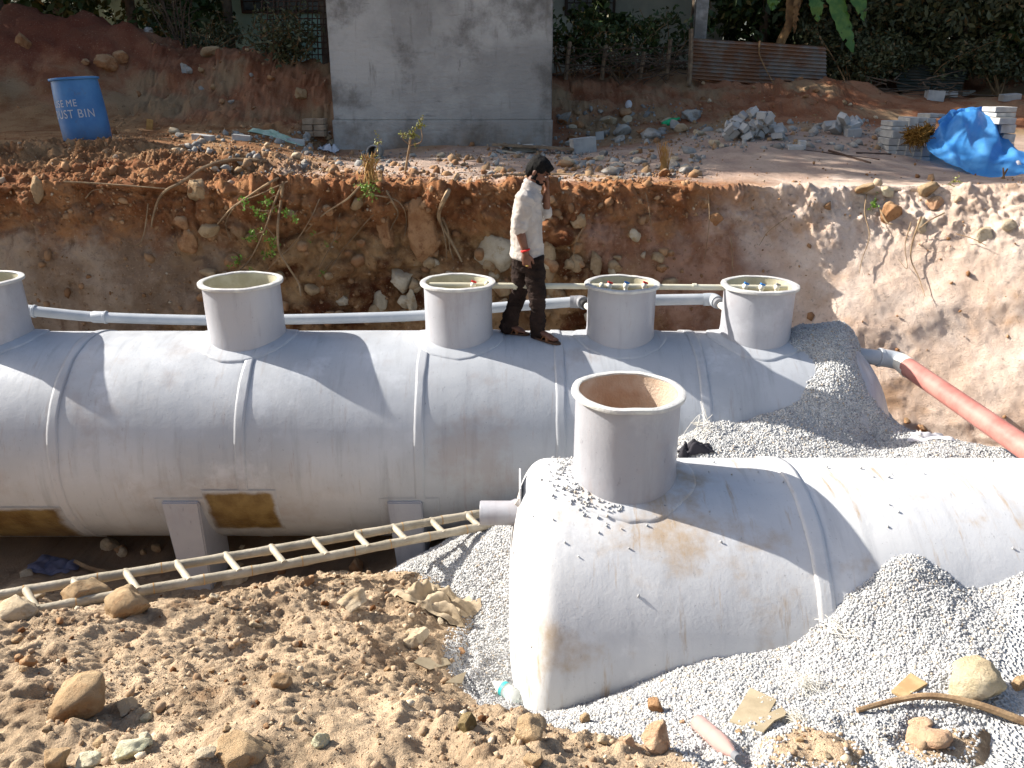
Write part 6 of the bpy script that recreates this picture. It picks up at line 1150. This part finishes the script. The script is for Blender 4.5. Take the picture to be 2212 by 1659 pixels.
sh.tube([SN + Vector((.0, .04, .0)), SN, SN.lerp(EN, .4), SN.lerp(EN, .8), EN + (EN - SN).normalized() * .0], [.075, .083, .072, .064, .060], 16, rnd=True); sh.tube([SF, SF.lerp(EF, .5), EF, EF.lerp(WF, .18)], [.082, .070, .062, .056], 16, rnd=True)
u_ = (EN - SN).normalized(); sh.tube([EN - u_ * .035, EN - u_ * .03, EN + u_ * .008, EN + u_ * .012], [.055, .067, .066, .05], 16); u2 = (WF - EF).normalized(); sh.tube([EF + u2 * .01, EF + u2 * .015, EF + u2 * .06, EF + u2 * .065], [.05, .062, .060, .048], 16)
cl = [B(1150, 398) + Vector((.064 * math.cos(w) + .006, .068 * math.sin(w), -.035 * math.cos(w))) for w in np.linspace(R(20), R(340), 20)]; sh.tube(cl, .014, 8, ell=(1.3, .7), up=(0, 0, 1), rnd=True)
me = sh.remesh(.0075, 4); v = getv(me); q = v * np.array([1, 1, 1.5], np.float32); setv(me, v + getn(me) * (fbm(q, 5, 4, .55, 910, True) * .008 + fbm(v, 14, 2, seed=915) * .0015)[:, None]); shirt = link('shirt', me, M_shirt, man, True)
b = MB()
for k, (px, py) in enumerate(((1167, 415), (1172, 440), (1174, 468), (1176, 500), (1174, 528))): b.ell(B(px, py, -.06), (.006, .004, .006), n=5)
b.build('buttons', M_white, shirt, True)
tr = MB(); loft(tr, [(B(1138, 538), .118, .162), (B(1138, 555), .128, .170), (B(1138, 572), .125, .168), (B(1139, 584), .09, .14)])
CN, CF = B(1161, 728, -.03), B(1094, 713, .10)
tr.tube([HN, HN.lerp(KN, .4), KN, KN.lerp(CN, .35), KN.lerp(CN, .75), CN], [.098, .088, .072, .066, .064, .068], 18); tr.tube([HF, HF.lerp(KF, .4), KF, KF.lerp(CF, .35), KF.lerp(CF, .75), CF], [.098, .090, .073, .067, .064, .067], 18)
me = tr.remesh(.0075, 4); v = getv(me); lowz = sstep(.35, .0, v[:, 2]); q = v * np.array([1, 1, 1.9], np.float32); setv(me, v + getn(me) * (fbm(q, 6, 4, .55, 920, True) * (.010 + .009 * lowz) + fbm(v, 13, 3, seed=925) * .004)[:, None]); link('trousers', me, M_trou, man, True)
b = MB(); pw_ = WN.lerp(EN, .08); dd_ = (EN - WN).normalized(); ax = dd_.orthogonal().normalized(); ay_ = dd_.cross(ax); b.tube([pw_ + (ax * math.cos(w) + ay_ * math.sin(w)) * .036 for w in np.linspace(0, 2 * math.pi, 17)], .0085, 6, caps=False); b.build('wrist_thread', M_rband, man, True)
b = MB(); b.tube([WN + Vector((.012, -.022, -.115)) + Vector((.011 * math.cos(w), 0.011 * math.sin(w), 0)) for w in np.linspace(0, 2 * math.pi, 11)], .0028, 5, caps=False); b.build('finger_ring', plain('gold_ring', hexc(200, 170, 90), None, .3), man)
for (Hp, Tp, d, sd) in feet:
    o = bpy.data.objects.new('sandal', None); b = MB(); L_ = (Tp - Hp).length
    n = 14; V = []; 
    for k in range(n):
        s_ = k / (n - 1); wd = .036 + .012 * math.sin(s_ * 2.6) ; wd *= math.sqrt(max(.02, 1 - (2 * s_ - 1) ** 6)); c = Hp - d * .045 + d * (L_ + .095) * s_; gz = ground(c.x, c.y)
        for sgn, zz in ((-1, .003), (1, .003), (1, .02), (-1, .02)): V.append((c.x + sd.x * wd * sgn, c.y + sd.y * wd * sgn, gz + zz))
    F = [(k * 4 + j, k * 4 + (j + 1) % 4, k * 4 + 4 + (j + 1) % 4, k * 4 + 4 + j) for k in range(n - 1) for j in range(4)] + [(0, 1, 2, 3), tuple((n - 1) * 4 + j for j in (3, 2, 1, 0))]
    so = b.add(V, F).build('sandal', M_sand, man); b = MB()
    for a0_, a1_ in ((.42, .72), (.70, .52)):
        p = []
        for w in np.linspace(0, math.pi, 9): c = Hp.lerp(Tp, a0_ + (a1_ - a0_) * w / math.pi); p.append(Vector((c.x, c.y, ground(c.x, c.y) + .018)) + sd * math.cos(w) * .047 + Vector((0, 0, math.sin(w) * (.062 - .03 * (c - Hp).length / L_))))
        b.tube(p, .013, 8, ell=(.35, 1.2), up=(0, 0, 1))
    b.build('strap', M_strap, so, True); bpy.data.objects.remove(o)
